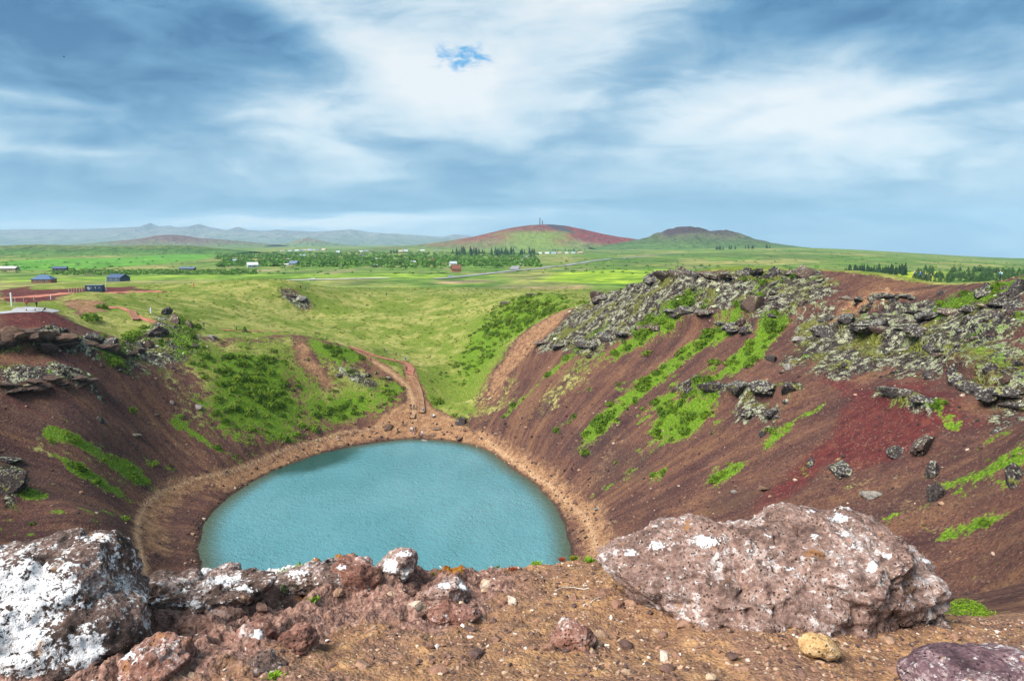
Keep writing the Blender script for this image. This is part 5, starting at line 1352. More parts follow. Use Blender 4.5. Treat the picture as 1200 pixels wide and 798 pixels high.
ledge_row([(0,459),(55,455),(110,455)], 8, 18, 'dark slab in the lower left cliff band', .3, CRAGS_B)
ledge_row([(100,412),(130,420),(155,418),(180,405)], 7, 18, 'dark slab in the cliff under the left grassy rim', .5, CRAGS_B)
ledge_row([(985,362),(1030,362),(1075,352)], 6, 20, 'pale lichen slab below the four hikers', .4)
ledge_row([(1060,380),(1120,378),(1200,366)], 7, 24, 'lichen slab high on the right rim slope', .4)
# the many blocks of the outcrops
bx = rng.uniform(-125, 95, 40000); by = rng.uniform(60, 230, 40000)
rm_ = mask('rock', bx, by)
ok = rng.random(len(bx)) < np.clip((rm_ + 0.5 * fbm2(bx / 6, by / 6, 3, 337)) - 0.25, 0, 1) * 0.75
bx, by = bx[ok], by[ok]; bz = height(bx, by)
vis, bpx, bpq, bd_ = visible(bx, by, bz)
bx, by, bz, bpx, bd_ = bx[vis], by[vis], bz[vis], bpx[vis], bd_[vis]
bs = 0.22 + 0.85 * rng.random(len(bx)) ** 3
o = np.argsort(-bs / bd_)
for i in o[:130]:
    if bpx[i] > 940: lb = 'lichen crusted lava block among the rocks of the right rim'
    elif bpx[i] > 600: lb = 'dark lava block in the outcrop along the right rim crest'
    elif bpx[i] > 300: lb = 'lava block on the far mounds beyond the lake'
    elif bpx[i] > 150: lb = 'lava block in the left outcrop'
    else: lb = 'dark lava block along the left cliff bands'
    link('lava_block', CRAGS[int(rng.integers(8))], label=lb, cat='rock', group='blocks: ' + lb, loc=(bx[i], by[i], bz[i] - bs[i] * .12), rot=(rng.uniform(-.4, .4), rng.uniform(-.4, .4), rng.uniform(0, 6.28)), scale=(bs[i], bs[i] * .9, bs[i] * rng.uniform(.6, 1.1)))
cl = []
for i in range(6):
    v, f = crag_verts(1, 800 + i); cl.append(v)
rs = o[130:1500]
pal = np.array([(0.03, 0.026, 0.026), (0.07, 0.06, 0.056), (0.14, 0.125, 0.11), (0.36, 0.37, 0.26), (0.14, 0.085, 0.065), (0.14, 0.15, 0.03)])
bc = pal[rng.choice(6, len(rs), p=[.36, .24, .10, .14, .08, .08])] * rng.uniform(.8, 1.2, (len(rs), 1))
M_RUB = col_material('rubble', nscale=4, bump=0.1)
scatter_join('lava_rubble', np.stack([bx, by, bz], 1)[rs], bs[rs] * .85, cl, f, M_RUB, bc, tilt=0.5, zsink=-0.25)
# stones strewn over scoria, shore and beach
sx = rng.uniform(-115, 85, 60000); sy = rng.uniform(48, 215, 60000); sl = lake_sd(sx, sy)
pr = 0.05 + 0.30 * mask('dirt', sx, sy) * (sx > -45) + 0.45 * (np.abs(sl - 1.2) < 1.0) + 0.18 * ((sx > 5) & (sl < 22) & (sl > 0)) + 0.25 * ((sl > 0) & (sl < 9) & (sy > 155)) + 0.30 * np.clip(fbm2(sx / 8, sy / 8, 3, 340), 0, 1) * (mask('inside', sx, sy) > .5)
pr = pr * (sl > 0.05) * (mask('inside', sx, sy) > 0.4) * (1 - 0.7 * mask('veg', sx, sy))
ok = rng.random(len(sx)) < pr * 1.8
sx, sy, sl = sx[ok], sy[ok], sl[ok]; sz = height(sx, sy)
vis, _, _, sd_ = visible(sx, sy, sz)
sx, sy, sz, sl = sx[vis][:9000], sy[vis][:9000], sz[vis][:9000], sl[vis][:9000]
ss = (0.05 + 0.36 * rng.random(len(sx)) ** 5) * (1 + 0.3 * (sl < 8))
scatter_join('scree_stones', np.stack([sx, sy, sz], 1), ss, cl, f, M_RUB, stone_cols(len(sx), ((.04,.026,.025),(.09,.05,.04),(.16,.095,.065),(.25,.16,.105),(.34,.26,.20)), (.3,.32,.22,.11,.05)), tilt=0.5, zsink=0.1)

# ------------------------------------------------------------------ small plants on the ledge
def sprout_mesh(name, n, seed, length=0.05, wid=0.012, up=0.6):
    r = np.random.default_rng(seed); V = []; F = []
    for i in range(n):
        a = r.uniform(0, 6.283); tlt = r.uniform(0.15, 1.0); L = length * r.uniform(0.6, 1.2); b0 = np.array([r.normal() * length * .45, r.normal() * length * .45, 0])
        d = np.array([math.cos(a) * math.sin(tlt), math.sin(a) * math.sin(tlt), math.cos(tlt) * up + .15]); sd = np.array([-math.sin(a), math.cos(a), 0]) * wid * r.uniform(.7, 1.3)
        k = len(V); p1 = b0 + d * L * .5 + np.array([0, 0, L * .08]); p2 = b0 + d * L
        V += [b0 - sd * .3, b0 + sd * .3, p1 + sd, p1 - sd, p2 + sd * .25, p2 - sd * .25]; F += [(k, k + 1, k + 2, k + 3), (k + 3, k + 2, k + 4, k + 5)]
    return mesh_np(name, np.array(V), np.array(F), False)
M_SPR = foliage_material('sprout_leaf', (0.07, 0.15, 0.01), (0.15, 0.28, 0.015), (0.26, 0.38, 0.03), 12)
M_SPRY = foliage_material('moss_leaf', (0.13, 0.15, 0.02), (0.24, 0.24, 0.03), (0.34, 0.30, 0.05), 14)
M_SPRR = foliage_material('red_leaf', (0.12, 0.02, 0.01), (0.28, 0.05, 0.02), (0.38, 0.10, 0.03), 14)
for k, (px, py, n, L, mt, lab) in enumerate([
    (340,688,46,.055,M_SPR,'green sprout on the orange moss, lower of the pair'), (352,667,60,.05,M_SPR,'green tuft on the ledge crest left of the white capped rock'), (330,672,40,.045,M_SPR,'small green tuft at the left end of the crest tufts'), (297,675,40,.035,M_SPRY,'yellow moss cushion on the left crest'),
    (385,662,30,.035,M_SPR,'tiny green sprout on the crest beside the pinkish rock'), (366,703,36,.04,M_SPR,'green sprout below the crest in the tan soil'), (359,685,30,.035,M_SPR,'small green sprout right of the orange moss pair'),
    (510,672,26,.03,M_SPRY,'yellow green tuft right of the white capped rock'), (628,662,70,.06,M_SPR,'grassy tuft on the ledge edge near the centre'), (672,655,80,.06,M_SPRY,'yellow green tuft just left of the huge boulder'), (690,658,50,.05,M_SPR,'green tuft touching the left end of the huge boulder'),
    (658,656,50,.045,M_SPRR,'red leaved plant on the ledge edge near the huge boulder'), (601,668,34,.035,M_SPRR,'small rusty red plant on the ledge edge'), (322,793,30,.04,M_SPR,'green sprout at the bottom edge of the picture'), (583,664,20,.03,M_SPRY,'thin yellow green sprout on the ledge edge left of the rusty plant'),
    (752,668,16,.02,M_SPRY,'tiny moss at the foot of the huge boulder')]):
    p, d = ledge_hit(px, py)
    link('sprout', sprout_mesh('sprout', n * 2, 900 + k, L * .75, L * .11), mt, label=lab, cat='plant', loc=(p[0], p[1], p[2] - .006))
v, f = leaf_cloud(2600, 950, size=0.035, flat=0.55, core=0.25)
p, d = ledge_hit(1132, 716)
link('creeping_plant', mesh_np('creeping_plant', v, f, False), M_SPR, label='low bright green leafy mat right of the huge boulder', cat='plant', loc=(p[0] + .02, p[1] + .0, p[2] - .03), scale=(0.24, 0.16, 0.22))
def twig(px, py, label, seed, L=0.16):
    p, d = ledge_hit(px, py); r = np.random.default_rng(seed)
    pts = [np.array([0, 0, 0.006])]
    a = r.uniform(0, 6)
    for i in range(7):
        a += r.normal() * .5; pts.append(pts[-1] + np.array([math.cos(a), math.sin(a), r.uniform(-.1, .25)]) * L / 7)
    V = []; F = []
    for i, q in enumerate(pts):
        rad = 0.0035 * (1 - i / 9)
        t = pts[min(i + 1, 7)] - pts[max(i - 1, 0)]; s = np.cross(t, [0, 0, 1]); s /= np.linalg.norm(s); u = np.cross(s, t); u /= np.linalg.norm(u)
        for j in range(5): V.append(q + rad * (s * math.cos(j * 1.2566) + u * math.sin(j * 1.2566)))
    for i in range(7):
        for j in range(5): F.append((i * 5 + j, i * 5 + (j + 1) % 5, i * 5 + 5 + (j + 1) % 5, i * 5 + 5 + j))
    link('twig', mesh_np('twig', np.array(V), np.array(F)), M_TWIG, label=label, cat='twig', loc=tuple(p))
M_TWIG = flat_mat('dry_twig', (0.55, 0.5, 0.44))
twig(690, 690, 'pale dry twig lying left of the huge boulder', 1, .22); twig(684, 712, 'curled grey twig below the pale dry twig', 2, .14); twig(515, 664, 'thin dry stalk on the ledge edge right of the white capped rock', 3, .1)

# ------------------------------------------------------------------ wooden stairway down to the lake
M_WOOD = flat_mat('weathered_board', (0.46, 0.29, 0.17), 0.85, 0.15, 0.25, 2.0)
M_WOODR = flat_mat('stained_board', (0.30, 0.15, 0.10), 0.85, 0.15, 0.25, 2.0)
def empty(name, loc, label, cat, group=None, rz=0.0):
    o = bpy.data.objects.new(name, None); COL.objects.link(o); o.location = loc; o.rotation_euler = (0, 0, rz); o.empty_display_size = 0.3
    o['label'] = label; o['category'] = cat
    if group: o['group'] = group
    return o
def stairway(pts, width, label, mat, rise=0.5):
    P = resample(rc_line(pts), rise)
    P = P[::1]
    z = height(P[:, 0], P[:, 1]); k = np.ones(7) / 7
    z = np.convolve(np.pad(z, 3, mode='edge'), k, 'valid') + 0.32
    o = empty('stairway', (P[0, 0], P[0, 1], z[0]), label, 'stairway')
    tread = box_mesh('tread', 0, 0, -0.06, width, 0.46, 0.07, 0.008); tread.materials.append(mat)
    T = np.gradient(P, axis=0)
    for i in range(len(P)):
        a = math.atan2(T[i, 1], T[i, 0]) - math.pi / 2
        link('tread', tread, parent=o, loc=(P[i, 0] - P[0, 0], P[i, 1] - P[0, 1], z[i] - z[0]), rot=(0, 0, a))
    N = np.stack([-T[:, 1], T[:, 0]], 1); N /= np.hypot(N[:, 0], N[:, 1])[:, None]
    for s in (-1, 1):
        Q = P + N * s * (width / 2 + 0.06)
        V = []
        for i in range(len(P)):
            for dn in (-.05, .05):
                for dz in (-.45, .16): V.append((Q[i, 0] + N[i, 0] * dn - P[0, 0], Q[i, 1] + N[i, 1] * dn - P[0, 1], z[i] + dz - z[0]))
        F = []
        for i in range(len(P) - 1):
            a = i * 4; b = a + 4
            F += [(a, a + 1, b + 1, b), (a + 2, b + 2, b + 3, a + 3), (a + 1, a + 3, b + 3, b + 1), (a, b, b + 2, a + 2)]
        link('stringer', mesh_np('stringer', np.array(V), np.array(F), False), M_WOODR, parent=o)
    return o
stairway([(494.5,484),(493.5,470),(491,458),(487.5,449),(481,441)], 1.3, 'pale wooden stairway climbing from the lakeshore through the green hillside', M_WOOD)
stairway([(483,491),(484,484)], 1.2, 'short wooden step at the foot of the stairway', M_WOOD, 0.45)
stairway([(154,366),(157,372),(160,377)], 1.4, 'reddish wooden steps on the path left of the left outcrop', M_WOODR)

# ------------------------------------------------------------------ people
def skin_body(name, J, E, R):
    me = bpy.data.meshes.new(name); me.from_pydata([tuple(j) for j in J], E, [])
    o = bpy.data.objects.new(name, me); COL.objects.link(o)
    md = o.modifiers.new('skin', 'SKIN'); md.use_smooth_shade = True
    for i, sv in enumerate(me.skin_vertices[0].data):
        r = R[i]; sv.radius = r if isinstance(r, tuple) else (r, r); sv.use_root = (i == 0)
    sb = o.modifiers.new('sub', 'SUBSURF'); sb.levels = 1; sb.render_levels = 1
    dg = bpy.context.evaluated_depsgraph_get()
    out = bpy.data.meshes.new_from_object(o.evaluated_get(dg)); out.name = name
    bpy.data.objects.remove(o, do_unlink=True)
    return out
def person_mesh(pose):
    w_ = {'stand': (0.0, 0.0), 'walk': (0.34, -0.30), 'look': (0.08, -0.06), 'sit': (0, 0)}[pose]
    J = [(0, 0, .95), (0, .0, 1.15), (0, .0, 1.36), (0, .01, 1.50), (0, .03, 1.60), (0, .03, 1.70)]
    R = [(.155, .12), (.145, .11), (.165, .11), .062, .092, .085]
    E = [(0, 1), (1, 2), (2, 3), (3, 4), (4, 5)]
    for s, f in ((1, w_[0]), (-1, w_[1])):
        k = len(J)
        if pose == 'sit':
            J += [(s * .11, .02, .92), (s * .13, .42, .88), (s * .13, .50, .46), (s * .13, .62, .43)]
        else:
            J += [(s * .10, 0, .88), (s * .11, f * .55 + .03, .50), (s * .11, f * .75 - (0.10 if f < 0 else 0.0), .09), (s * .12, f * .75 + .13, .045)]
        R += [.098, .068, .048, (.045, .04)]; E += [(0, k), (k, k + 1), (k + 1, k + 2), (k + 2, k + 3)]
        k = len(J)
        if pose == 'look': J += [(s * .20, 0, 1.41), (s * .27, .06, 1.15), (s * .10, .30, 1.38), (s * .06, .36, 1.44)]
        elif pose == 'sit': J += [(s * .20, 0, 1.41), (s * .25, .06, 1.14), (s * .16, .30, 1.02), (s * .13, .38, 1.0)]
        else: J += [(s * .20, 0, 1.41), (s * .25, -f * .22, 1.13), (s * .25, -f * .35 + .08, .90), (s * .245, -f * .38 + .11, .80)]
        R += [.068, .055, .042, (.04, .028)]; E += [(2, k), (k, k + 1), (k + 1, k + 2), (k + 2, k + 3)]
    me = skin_body('body', J, E, R)
    jn = np.array(J)
    seg = []
    for p in me.polygons:
        c = np.array(p.center); i = int(np.argmin(((jn - c) ** 2).sum(1)))
        if i in (4, 5): idx = 3 if (c[2] > 1.66 or c[1] < -0.005) else 0
        elif i == 3: idx = 0
        elif i in (0,) : idx = 2 if c[2] < .93 else 1
        elif i in (1, 2): idx = 1
        else:
            q = (i - 6) % 8
            idx = (2, 2, 2, 4, 1, 1, 1, 0)[q]
        p.material_index = idx
    for _ in range(5): me.materials.append(None)
    return me
POSES = {k: person_mesh(k) for k in ('stand', 'walk', 'look', 'sit')}
_cm = {}
def cmat(c, rough=0.8):
    if c not in _cm: _cm[c] = flat_mat('cloth', c, rough, 0.2, 0.12, 9)
    return _cm[c]
SKIN_C = (0.50, 0.32, 0.24); SHOE = (0.03, 0.028, 0.026)
BLK = (0.022, 0.022, 0.026); NAVY = (0.025, 0.04, 0.085); BLUE = (0.04, 0.14, 0.42); WHT = (0.7, 0.7, 0.7); RED = (0.50, 0.03, 0.06); ORG = (0.60, 0.14, 0.06); GRY = (0.2, 0.21, 0.23); TEAL = (0.03, 0.20, 0.24); JEAN = (0.10, 0.15, 0.26); PINK = (0.6, 0.18, 0.28)
def person(px, py, jacket, trousers, label, pose='stand', face=0.0, hair=(0.03, 0.02, 0.015), h=1.72, bag=None, on=None):
    p = raycast(px, py) if on is None else np.array(on)
    z = ground_at(p[0], p[1]) if on is None else p[2]
    o = link('person', POSES[pose], label=label, cat='person', loc=(p[0], p[1], z + (0 if pose != 'sit' else -0.36) - .01), rot=(0, 0, face), scale=h / 1.78)
    for i, c in enumerate((SKIN_C, jacket, trousers, hair, SHOE)):
        o.material_slots[i].link = 'OBJECT'; o.material_slots[i].material = cmat(c)
    if bag:
        bm = bmesh.new(); box_bm(bm, 0, -.20, 1.02, .30, .17, .42); bmesh.ops.bevel(bm, geom=bm.edges[:], offset=.05, segments=2, affect='EDGES')
        for s in (-1, 1): box_bm(bm, s * .11, -.03, 1.05, .04, .28, .38)
        link('backpack', bm_mesh('backpack', bm, True), cmat(bag), parent=o)
    return o
person(481.5, 479, BLK, BLK, 'person in black standing left of the pair at the stairway foot', 'stand', 3.0)
person(485.3, 479.5, BLK, NAVY, 'person in black standing right of the pair at the stairway foot', 'walk', 2.6)
person(495.8, 483, (0.3, 0.36, 0.5), JEAN, 'person in pale blue top beside the last stair', 'stand', .3, h=1.65)
person(472.2, 498, (.03, .05, .05), BLK, 'person in dark clothes with a walking pose behind the brown shore boulder', 'walk', 1.2)
person(466.2, 507, BLK, BLK, 'person in black alone at the shore beside the brown boulder', 'stand', 2.4)
person(482.4, 506, WHT, GRY, 'person in white top in the group at the shore', 'stand', 3.1)
person(484.8, 506.5, NAVY, BLK, 'person in navy jacket in the middle of the shore group', 'stand', 2.0)
person(487.2, 505, BLK, BLK, 'person in black at the back of the shore group', 'look', 2.8)
person(485.5, 509, PINK, WHT, 'crouched person in pink nearest the shore group', 'sit', .5, h=1.5)
person(491.2, 511, ORG, BLK, 'person in orange jacket and dark trousers at the waterline', 'look', 3.1)
person(494.8, 510.5, (.55, .6, .7), JEAN, 'person in pale top and jeans at the waterline', 'stand', 2.7)
person(508.5, 489.5, WHT, BLK, 'person in white sitting on rocks right of the stairway', 'sit', 2.6, h=1.6)
person(476.6, 435.5, BLK, BLK, 'person in black walking down the top of the stairway', 'walk', 3.0)
person(475.3, 422.5, BLUE, NAVY, 'person in bright blue jacket on the red path bend', 'walk', 2.8)
person(464.2, 417.5, BLK, BLK, 'person in black on the red path above the bend', 'stand', 2.0)
person(451, 413, BLK, NAVY, 'person in dark clothes highest on the red path', 'walk', 1.7, h=1.6)
person(43.3, 361.5, BLK, BLK, 'person in black standing on the left rim viewpoint', 'stand', 1.4)
person(31.6, 361, RED, (.3, .1, .15), 'person in red jacket standing by the left rim bench', 'stand', 1.0)
person(53, 365, BLK, BLK, 'person in black sitting at the edge of the left viewpoint', 'sit', 1.8)
person(239, 383, (.03, .07, .16), BLK, 'person in dark blue on the grass below the left outcrop path', 'walk', .5)
person(277, 386.5, GRY, BLK, 'person in grey on the red path of the left plateau', 'stand', 1.5)
person(352, 338, (.08, .03, .03), BLK, 'person in dark red on the far plateau, left of a pair', 'stand', .3)
person(358, 339, TEAL, NAVY, 'person in teal on the far plateau, right of a pair', 'stand', .6)
person(453, 347, BLK, BLK, 'person in black alone on the far grassy rim', 'stand', .2)
person(227, 336, (.55, .06, .03), (.4, .05, .03), 'person in bright orange red by the far gravel road', 'stand', 0)
def rim_person(px, py, d, *a, **k):
    w0 = at(px, py, d); person(px, py, *a, on=(w0[0], w0[1], ground_at(w0[0], w0[1])), **k)
def crest_d(px, py0=345):
    best, bd_ = 1e9, 0
    for d in np.arange(85, 170, 1.0):
        X = (px - 600) / FPX * d; Y = d * 0.985
        Z = ground_at(X, Y); rel = np.array([X, Y, Z - CAMZ]); yy = 399 - (rel @ UPV) / (rel @ FWD) * FPX
        if yy < best: best, bd_ = yy, d
    return bd_
cd_ = crest_d(1081)
for px, jk, tr, lab, ps in ((1070.5, (.25, .22, .3), BLK, 'hiker in grey mauve jacket, leftmost of four on the right rim', 'walk'), (1077.5, (.06, .16, .5), BLK, 'hiker in bright blue jacket, second of four on the right rim', 'walk'), (1084, NAVY, BLK, 'hiker in navy jacket, third of four on the right rim', 'walk'), (1090.5, BLK, BLK, 'hiker in black, rightmost of four on the right rim', 'stand')):
    rim_person(px, 333, cd_ + 1.5, jk, tr, lab, pose=ps, face=1.3, bag=None)
rim_person(1172, 325, crest_d(1172) - 1, TEAL, BLK, 'lone hiker with pale backpack on the right rim crest', pose='look', face=1.0, bag=(.5, .6, .6))

# ------------------------------------------------------------------ buildings
M_GLASS = flat_mat('window_glass', (0.03, 0.045, 0.06), 0.1, 0.6); M_WFR = flat_mat('white_trim', (0.72, 0.72, 0.7)); M_DOOR = flat_mat('door_paint', (0.10, 0.07, 0.05))
_bm = {}
def bmat(c, rough=.75):
    if c not in _bm: _bm[c] = flat_mat('facade', c, rough, .25, .15, 1.2)
    return _bm[c]
def gable(L, W, h, rise, over=.35, hip=0.0, thick=.18):
    """roof shell over a plan L by W, eaves at h"""
    l, w2 = L / 2 + over, W / 2 + over; rx = l - hip
    V = [(-l, -w2, h), (l, -w2, h), (l, w2, h), (-l, w2, h), (-rx, 0, h + rise), (rx, 0, h + rise)]
    V = V + [(a, b, c - thick) for a, b, c in V]
    F = [(0, 1, 5, 4), (2, 3, 4, 5), (1, 2, 5), (3, 0, 4), (6, 10, 11, 7), (8, 11, 10, 9), (7, 11, 8), (9, 10, 6), (0, 6, 7, 1), (2, 8, 9, 3), (1, 7, 8, 2), (3, 9, 6, 0)]
    me = bpy.data.meshes.new('roof'); me.from_pydata(V, [], F); me.update(); return me
def house(px, py, wpx, label, wall, roof, rot=0.0, name='cabin', hfac=1.0, hip=0.0, ratio=.65, rise=.24, nwin=3, door=True, cat='house', group=None, chimney=False, parts=True, d=None):
    p = raycast(px, py) if d is None else at(px, py, d); dist = math.hypot(p[0], p[1])
    L = wpx / FPX * dist * .72; W = L * ratio; h = min(2.6, L * .32) * hfac
    z = ground_at(p[0], p[1])
    o = empty(name, (p[0], p[1], z - .1), label, cat, group, rot)
    gm_ = bmesh.new(); box_bm(gm_, 0, 0, -.6, L, W, h + .6)
    # gable ends
    if hip == 0:
        for s in (-1, 1):
            v = [gm_.verts.new((s * (L / 2 - .02), -W / 2 + .05, h - .02)), gm_.verts.new((s * (L / 2 - .02), W / 2 - .05, h - .02)), gm_.verts.new((s * (L / 2 - .02), 0, h + W * rise * .88))]
            gm_.faces.new(v)
    link('wall', bm_mesh('wall', gm_), bmat(wall), parent=o)
    r = link('roof', gable(L, W, h + .12, W * rise, hip=hip * L), bmat(roof), parent=o)
    if chimney: link('chimney', box_mesh('chimney', L * .2, 0, h + W * rise * .4, L * .06, L * .06, W * rise * .9 + .3), bmat((.3, .28, .26)), parent=r)
    if parts:
        wm = box_mesh('window', 0, -.03, -.5 * h * .4, L * .10, .08, h * .40); wm.materials.append(M_WFR)
        gm2 = box_mesh('pane', 0, -.06, -.5 * h * .4 + .08, L * .10 - .16, .08, h * .40 - .16); gm2.materials.append(M_GLASS)
        for i in range(nwin):
            x = (-.5 + (i + .5) / nwin) * L * .86
            wn = link('window', wm, parent=o, loc=(x, -W / 2 - .01, h * .58)); link('pane', gm2, parent=wn)
            wn2 = link('window', wm, parent=o, loc=(x, W / 2 + .01, h * .58), rot=(0, 0, math.pi)); link('pane', gm2, parent=wn2)
        if door: link('door', box_mesh('door', L * .02 + L * .43 / max(nwin, 1), -W / 2 - .02, .1, L * .07, .09, h * .78), M_DOOR, parent=o)
    return o
house(52, 331.5, 24, 'brown log cabin with blue hipped roof beyond the red car park', (.19, .09, .055), (.06, .11, .20), .12, hip=.3, rise=.34)
house(139, 329.5, 25, 'dark blue gabled cabin with bright windows behind the container', (.05, .075, .12), (.04, .07, .13), -.35, rise=.30, nwin=2)
house(11, 317.5, 20, 'long pale roofed house at the left picture edge', (.25, .19, .16), (.48, .46, .45), .1, name='farmhouse', ratio=.5)
house(71, 318, 16, 'small dark cabin with slate blue roof beside the bright field', (.07, .05, .045), (.06, .09, .15), .3)
house(220, 317.5, 21, 'long dark shed with grey blue roof on a tan bank', (.09, .06, .05), (.09, .13, .20), .08, name='shed', ratio=.4, nwin=4)
house(296, 313.5, 15, 'pale grey cabin with light roof at the wood edge', (.36, .40, .42), (.50, .55, .58), .5, rise=.4)
house(276, 307, 8, 'small bluish house among the left birches', (.3, .36, .4), (.30, .40, .48), .3, parts=False)
house(345, 311.5, 13, 'dark cabin with white gable in the middle of the wood', (.12, .13, .16), (.10, .14, .22), -.3, rise=.45)
house(336, 311.5, 6, 'small white hut left of the dark cabin', (.6, .6, .58), (.5, .5, .5), .1, parts=False)
house(338, 305, 6, 'small brown hut above the dark cabin', (.14, .06, .05), (.3, .25, .25), .1, parts=False)
house(355, 301.5, 8, 'pale blue roofed house deep in the wood', (.45, .5, .55), (.28, .38, .50), .1, parts=False)
house(378, 307.5, 5, 'white gabled hut in the wood centre', (.6, .6, .6), (.4, .42, .45), 1.0, parts=False)
house(425, 300.5, 7, 'dark roofed house left of the wood centre', (.3, .26, .25), (.07, .07, .1), .2, parts=False)
house(443, 305, 7, 'white roofed house in the wood below the dark roofed house', (.55, .55, .55), (.55, .58, .6), .2, parts=False)
house(440, 312.5, 8, 'pale cabin at the front edge of the wood', (.55, .55, .5), (.4, .45, .5), -.2, parts=False)
house(484, 309, 8, 'white cabin at the wood edge left of the red barn', (.6, .6, .58), (.5, .52, .56), .3, parts=False)
house(506, 307, 8, 'small red barn deep in the wood', (.28, .06, .04), (.22, .06, .05), .9, name='barn', rise=.6, parts=False)
house(531, 311.5, 11, 'grey cabin with pale gable behind the red roofed cabin', (.42, .46, .5), (.36, .40, .46), .4, rise=.5)
house(534.5, 318.5, 14, 'rusty red cabin with steep dark roof beside the road', (.30, .09, .035), (.16, .06, .04), .25, rise=.6, ratio=.8)
FARV = [(266,293.5),(269,297),(278,296.5),(331,297),(340,297.5),(348,294),(353,292.5),(357,295.5),(363,292.5),(367,294.5),(371,296),(380,296.5),(397,295.5),(423,290.5),(430,290),(470,293),(476,294),(495,292),(512,293)]
for i, (px, py) in enumerate(FARV):
    house(px, py, rng.uniform(5, 8), 'small pale house in the distant village left of the red hill', [(.6, .6, .58), (.5, .52, .56), (.35, .38, .45), (.55, .5, .45)][i % 4], [(.3, .34, .42), (.5, .5, .5), (.18, .2, .26), (.45, .3, .26)][i % 4], rng.uniform(-.6, .6), name='village_house', parts=False, group='houses of the distant village', d=1900 + 60 * i % 700)
for i, (px, py) in enumerate([(641,297),(649,297.5),(656,296),(664,295.8),(672,295.5),(680,295),(633,295),(600,290.5)]):
    house(px, py + 1, rng.uniform(5, 8), 'small pale house in the row at the foot of the red hill', [(.6, .6, .6), (.5, .52, .58), (.55, .35, .25)][i % 3], [(.5, .52, .56), (.25, .3, .4), (.5, .35, .28)][i % 3], rng.uniform(-.5, .5), name='row_house', parts=False, group='houses at the foot of the red hill', d=1700)

# shipping container at the entrance
p = raycast(111.5, 341.5); cz = ground_at(p[0], p[1])
co = empty('container', (p[0], p[1], cz), 'dark blue steel container with white lettering at the crater entrance', 'container', rz=.08)
M_CONT = flat_mat('container_paint', (0.022, 0.055, 0.10), .55, .4, .15, 2); M_CONTR = flat_mat('container_roof', (0.20, 0.26, 0.30), .5, .4)
link('body', box_mesh('body', 0, 0, .16, 5.9, 2.3, 2.35), M_CONT, parent=co)
rib = box_mesh('rib', 0, 0, .3, .12, .06, 2.05, .01); rib.materials.append(M_CONT)
for i in range(20):
    for s in (-1, 1): link('rib', rib, parent=co, loc=(-2.75 + i * .29, s * 1.18, 0))
link('roof', box_mesh('roof', 0, 0, 2.513, 6.05, 2.44, .09), M_CONTR, parent=co)
for sx_ in (-1, 1):
    for sy_ in (-1, 1): link('corner_post', box_mesh('corner_post', sx_ * 2.97, sy_ * 1.17, 0, .14, .14, 2.52), M_CONT, parent=co)
link('base_rail', box_mesh('base_rail', 0, 0, .02, 5.8, 2.2, .137), M_CONT, parent=co)
tcv = bpy.data.curves.new('lettering', 'FONT'); tcv.body = '20'; tcv.size = 1.25; tcv.align_x = 'CENTER'; tcv.align_y = 'CENTER'; tcv.extrude = .01
to = bpy.data.objects.new('lettering', tcv); COL.objects.link(to)
tme = bpy.data.meshes.new_from_object(to.evaluated_get(bpy.context.evaluated_depsgraph_get())); bpy.data.objects.remove(to, do_unlink=True)
link('lettering', tme, M_WFR, parent=co, loc=(-1.75, -1.235, 1.4), rot=(math.pi / 2, math.radians(70), 0), scale=(1, 1, 1))
for (x, z, w2, h2) in ((-.75, 1.35, .18, .35), (.75, 1.35, .12, .6), (.95, 1.2, .2, .12), (2.2, 1.4, .2, .3)): link('marking', box_mesh('marking', x, -1.23, z, w2, .02, h2), M_WFR, parent=co)

# posts, bench
M_POST = flat_mat('post_wood', (.36, .28, .24)); M_POSTW = flat_mat('post_white', (.6, .62, .66))
def post(px, py, hpx, label, mat, wd=.12, group=None, name='fence_post'):
    p = raycast(px, py); d = math.hypot(p[0], p[1]); z = ground_at(p[0], p[1]); h = hpx / FPX * d
    bm = bmesh.new(); box_bm(bm, 0, 0, -.3, wd, wd, h + .3); bmesh.ops.bevel(bm, geom=bm.edges[:], offset=wd * .18, segments=1, affect='EDGES')
    bmesh.ops.create_cone(bm, cap_ends=True, segments=8, radius1=wd * .62, radius2=wd * .15, depth=wd * .6, matrix=Matrix.Translation((0, 0, h + wd * .25)))
    link(name, bm_mesh(name, bm), mat, label=label, cat='post', group=group, loc=(p[0], p[1], z))
post(14, 359, 12, 'tall pale marker post at the left rim car park', M_POSTW, .32, name='marker_post')
for px, py in ((81,344),(84,343.8),(87,343.6),(90,343.4),(93.5,343.2),(96.5,343)): post(px, py, 5.5, 'wooden post in the short row left of the container', M_POST, .14, 'posts in the row left of the container')
post(59.5, 350, 4.5, 'single wooden post by the red path below the container', M_POSTW, .16); post(28, 354, 5, 'wooden post left behind the red jacketed person', M_POST, .14); post(40, 352, 5, 'wooden post behind the person in black on the left rim', M_POST, .14); post(18, 356, 5, 'wooden post right of the tall marker post', M_POST, .14)
post(124.5, 341, 11, 'thin tall pole right of the container', M_POSTW, .10, name='pole'); post(177, 369, 5, 'short white sign post beside the red steps', M_POSTW, .35, name='marker_post'); post(174, 366, 4, 'short post left of the white sign post', M_POST, .15)
p = raycast(36, 363.5); z = ground_at(p[0], p[1]) + .1
bo = empty('bench', (p[0], p[1], z), 'plain bench beside the red jacketed person on the left rim', 'bench', rz=.2)
for i in range(3): link('seat_board', box_mesh('seat_board', 0, -.17 + .17 * i, .42, 2.2, .15, .05, .006), M_POSTW, parent=bo)
for s in (-1, 1): link('leg', box_mesh('leg', s * .85, 0, 0, .1, .42, .417, .006), M_POST, parent=bo)
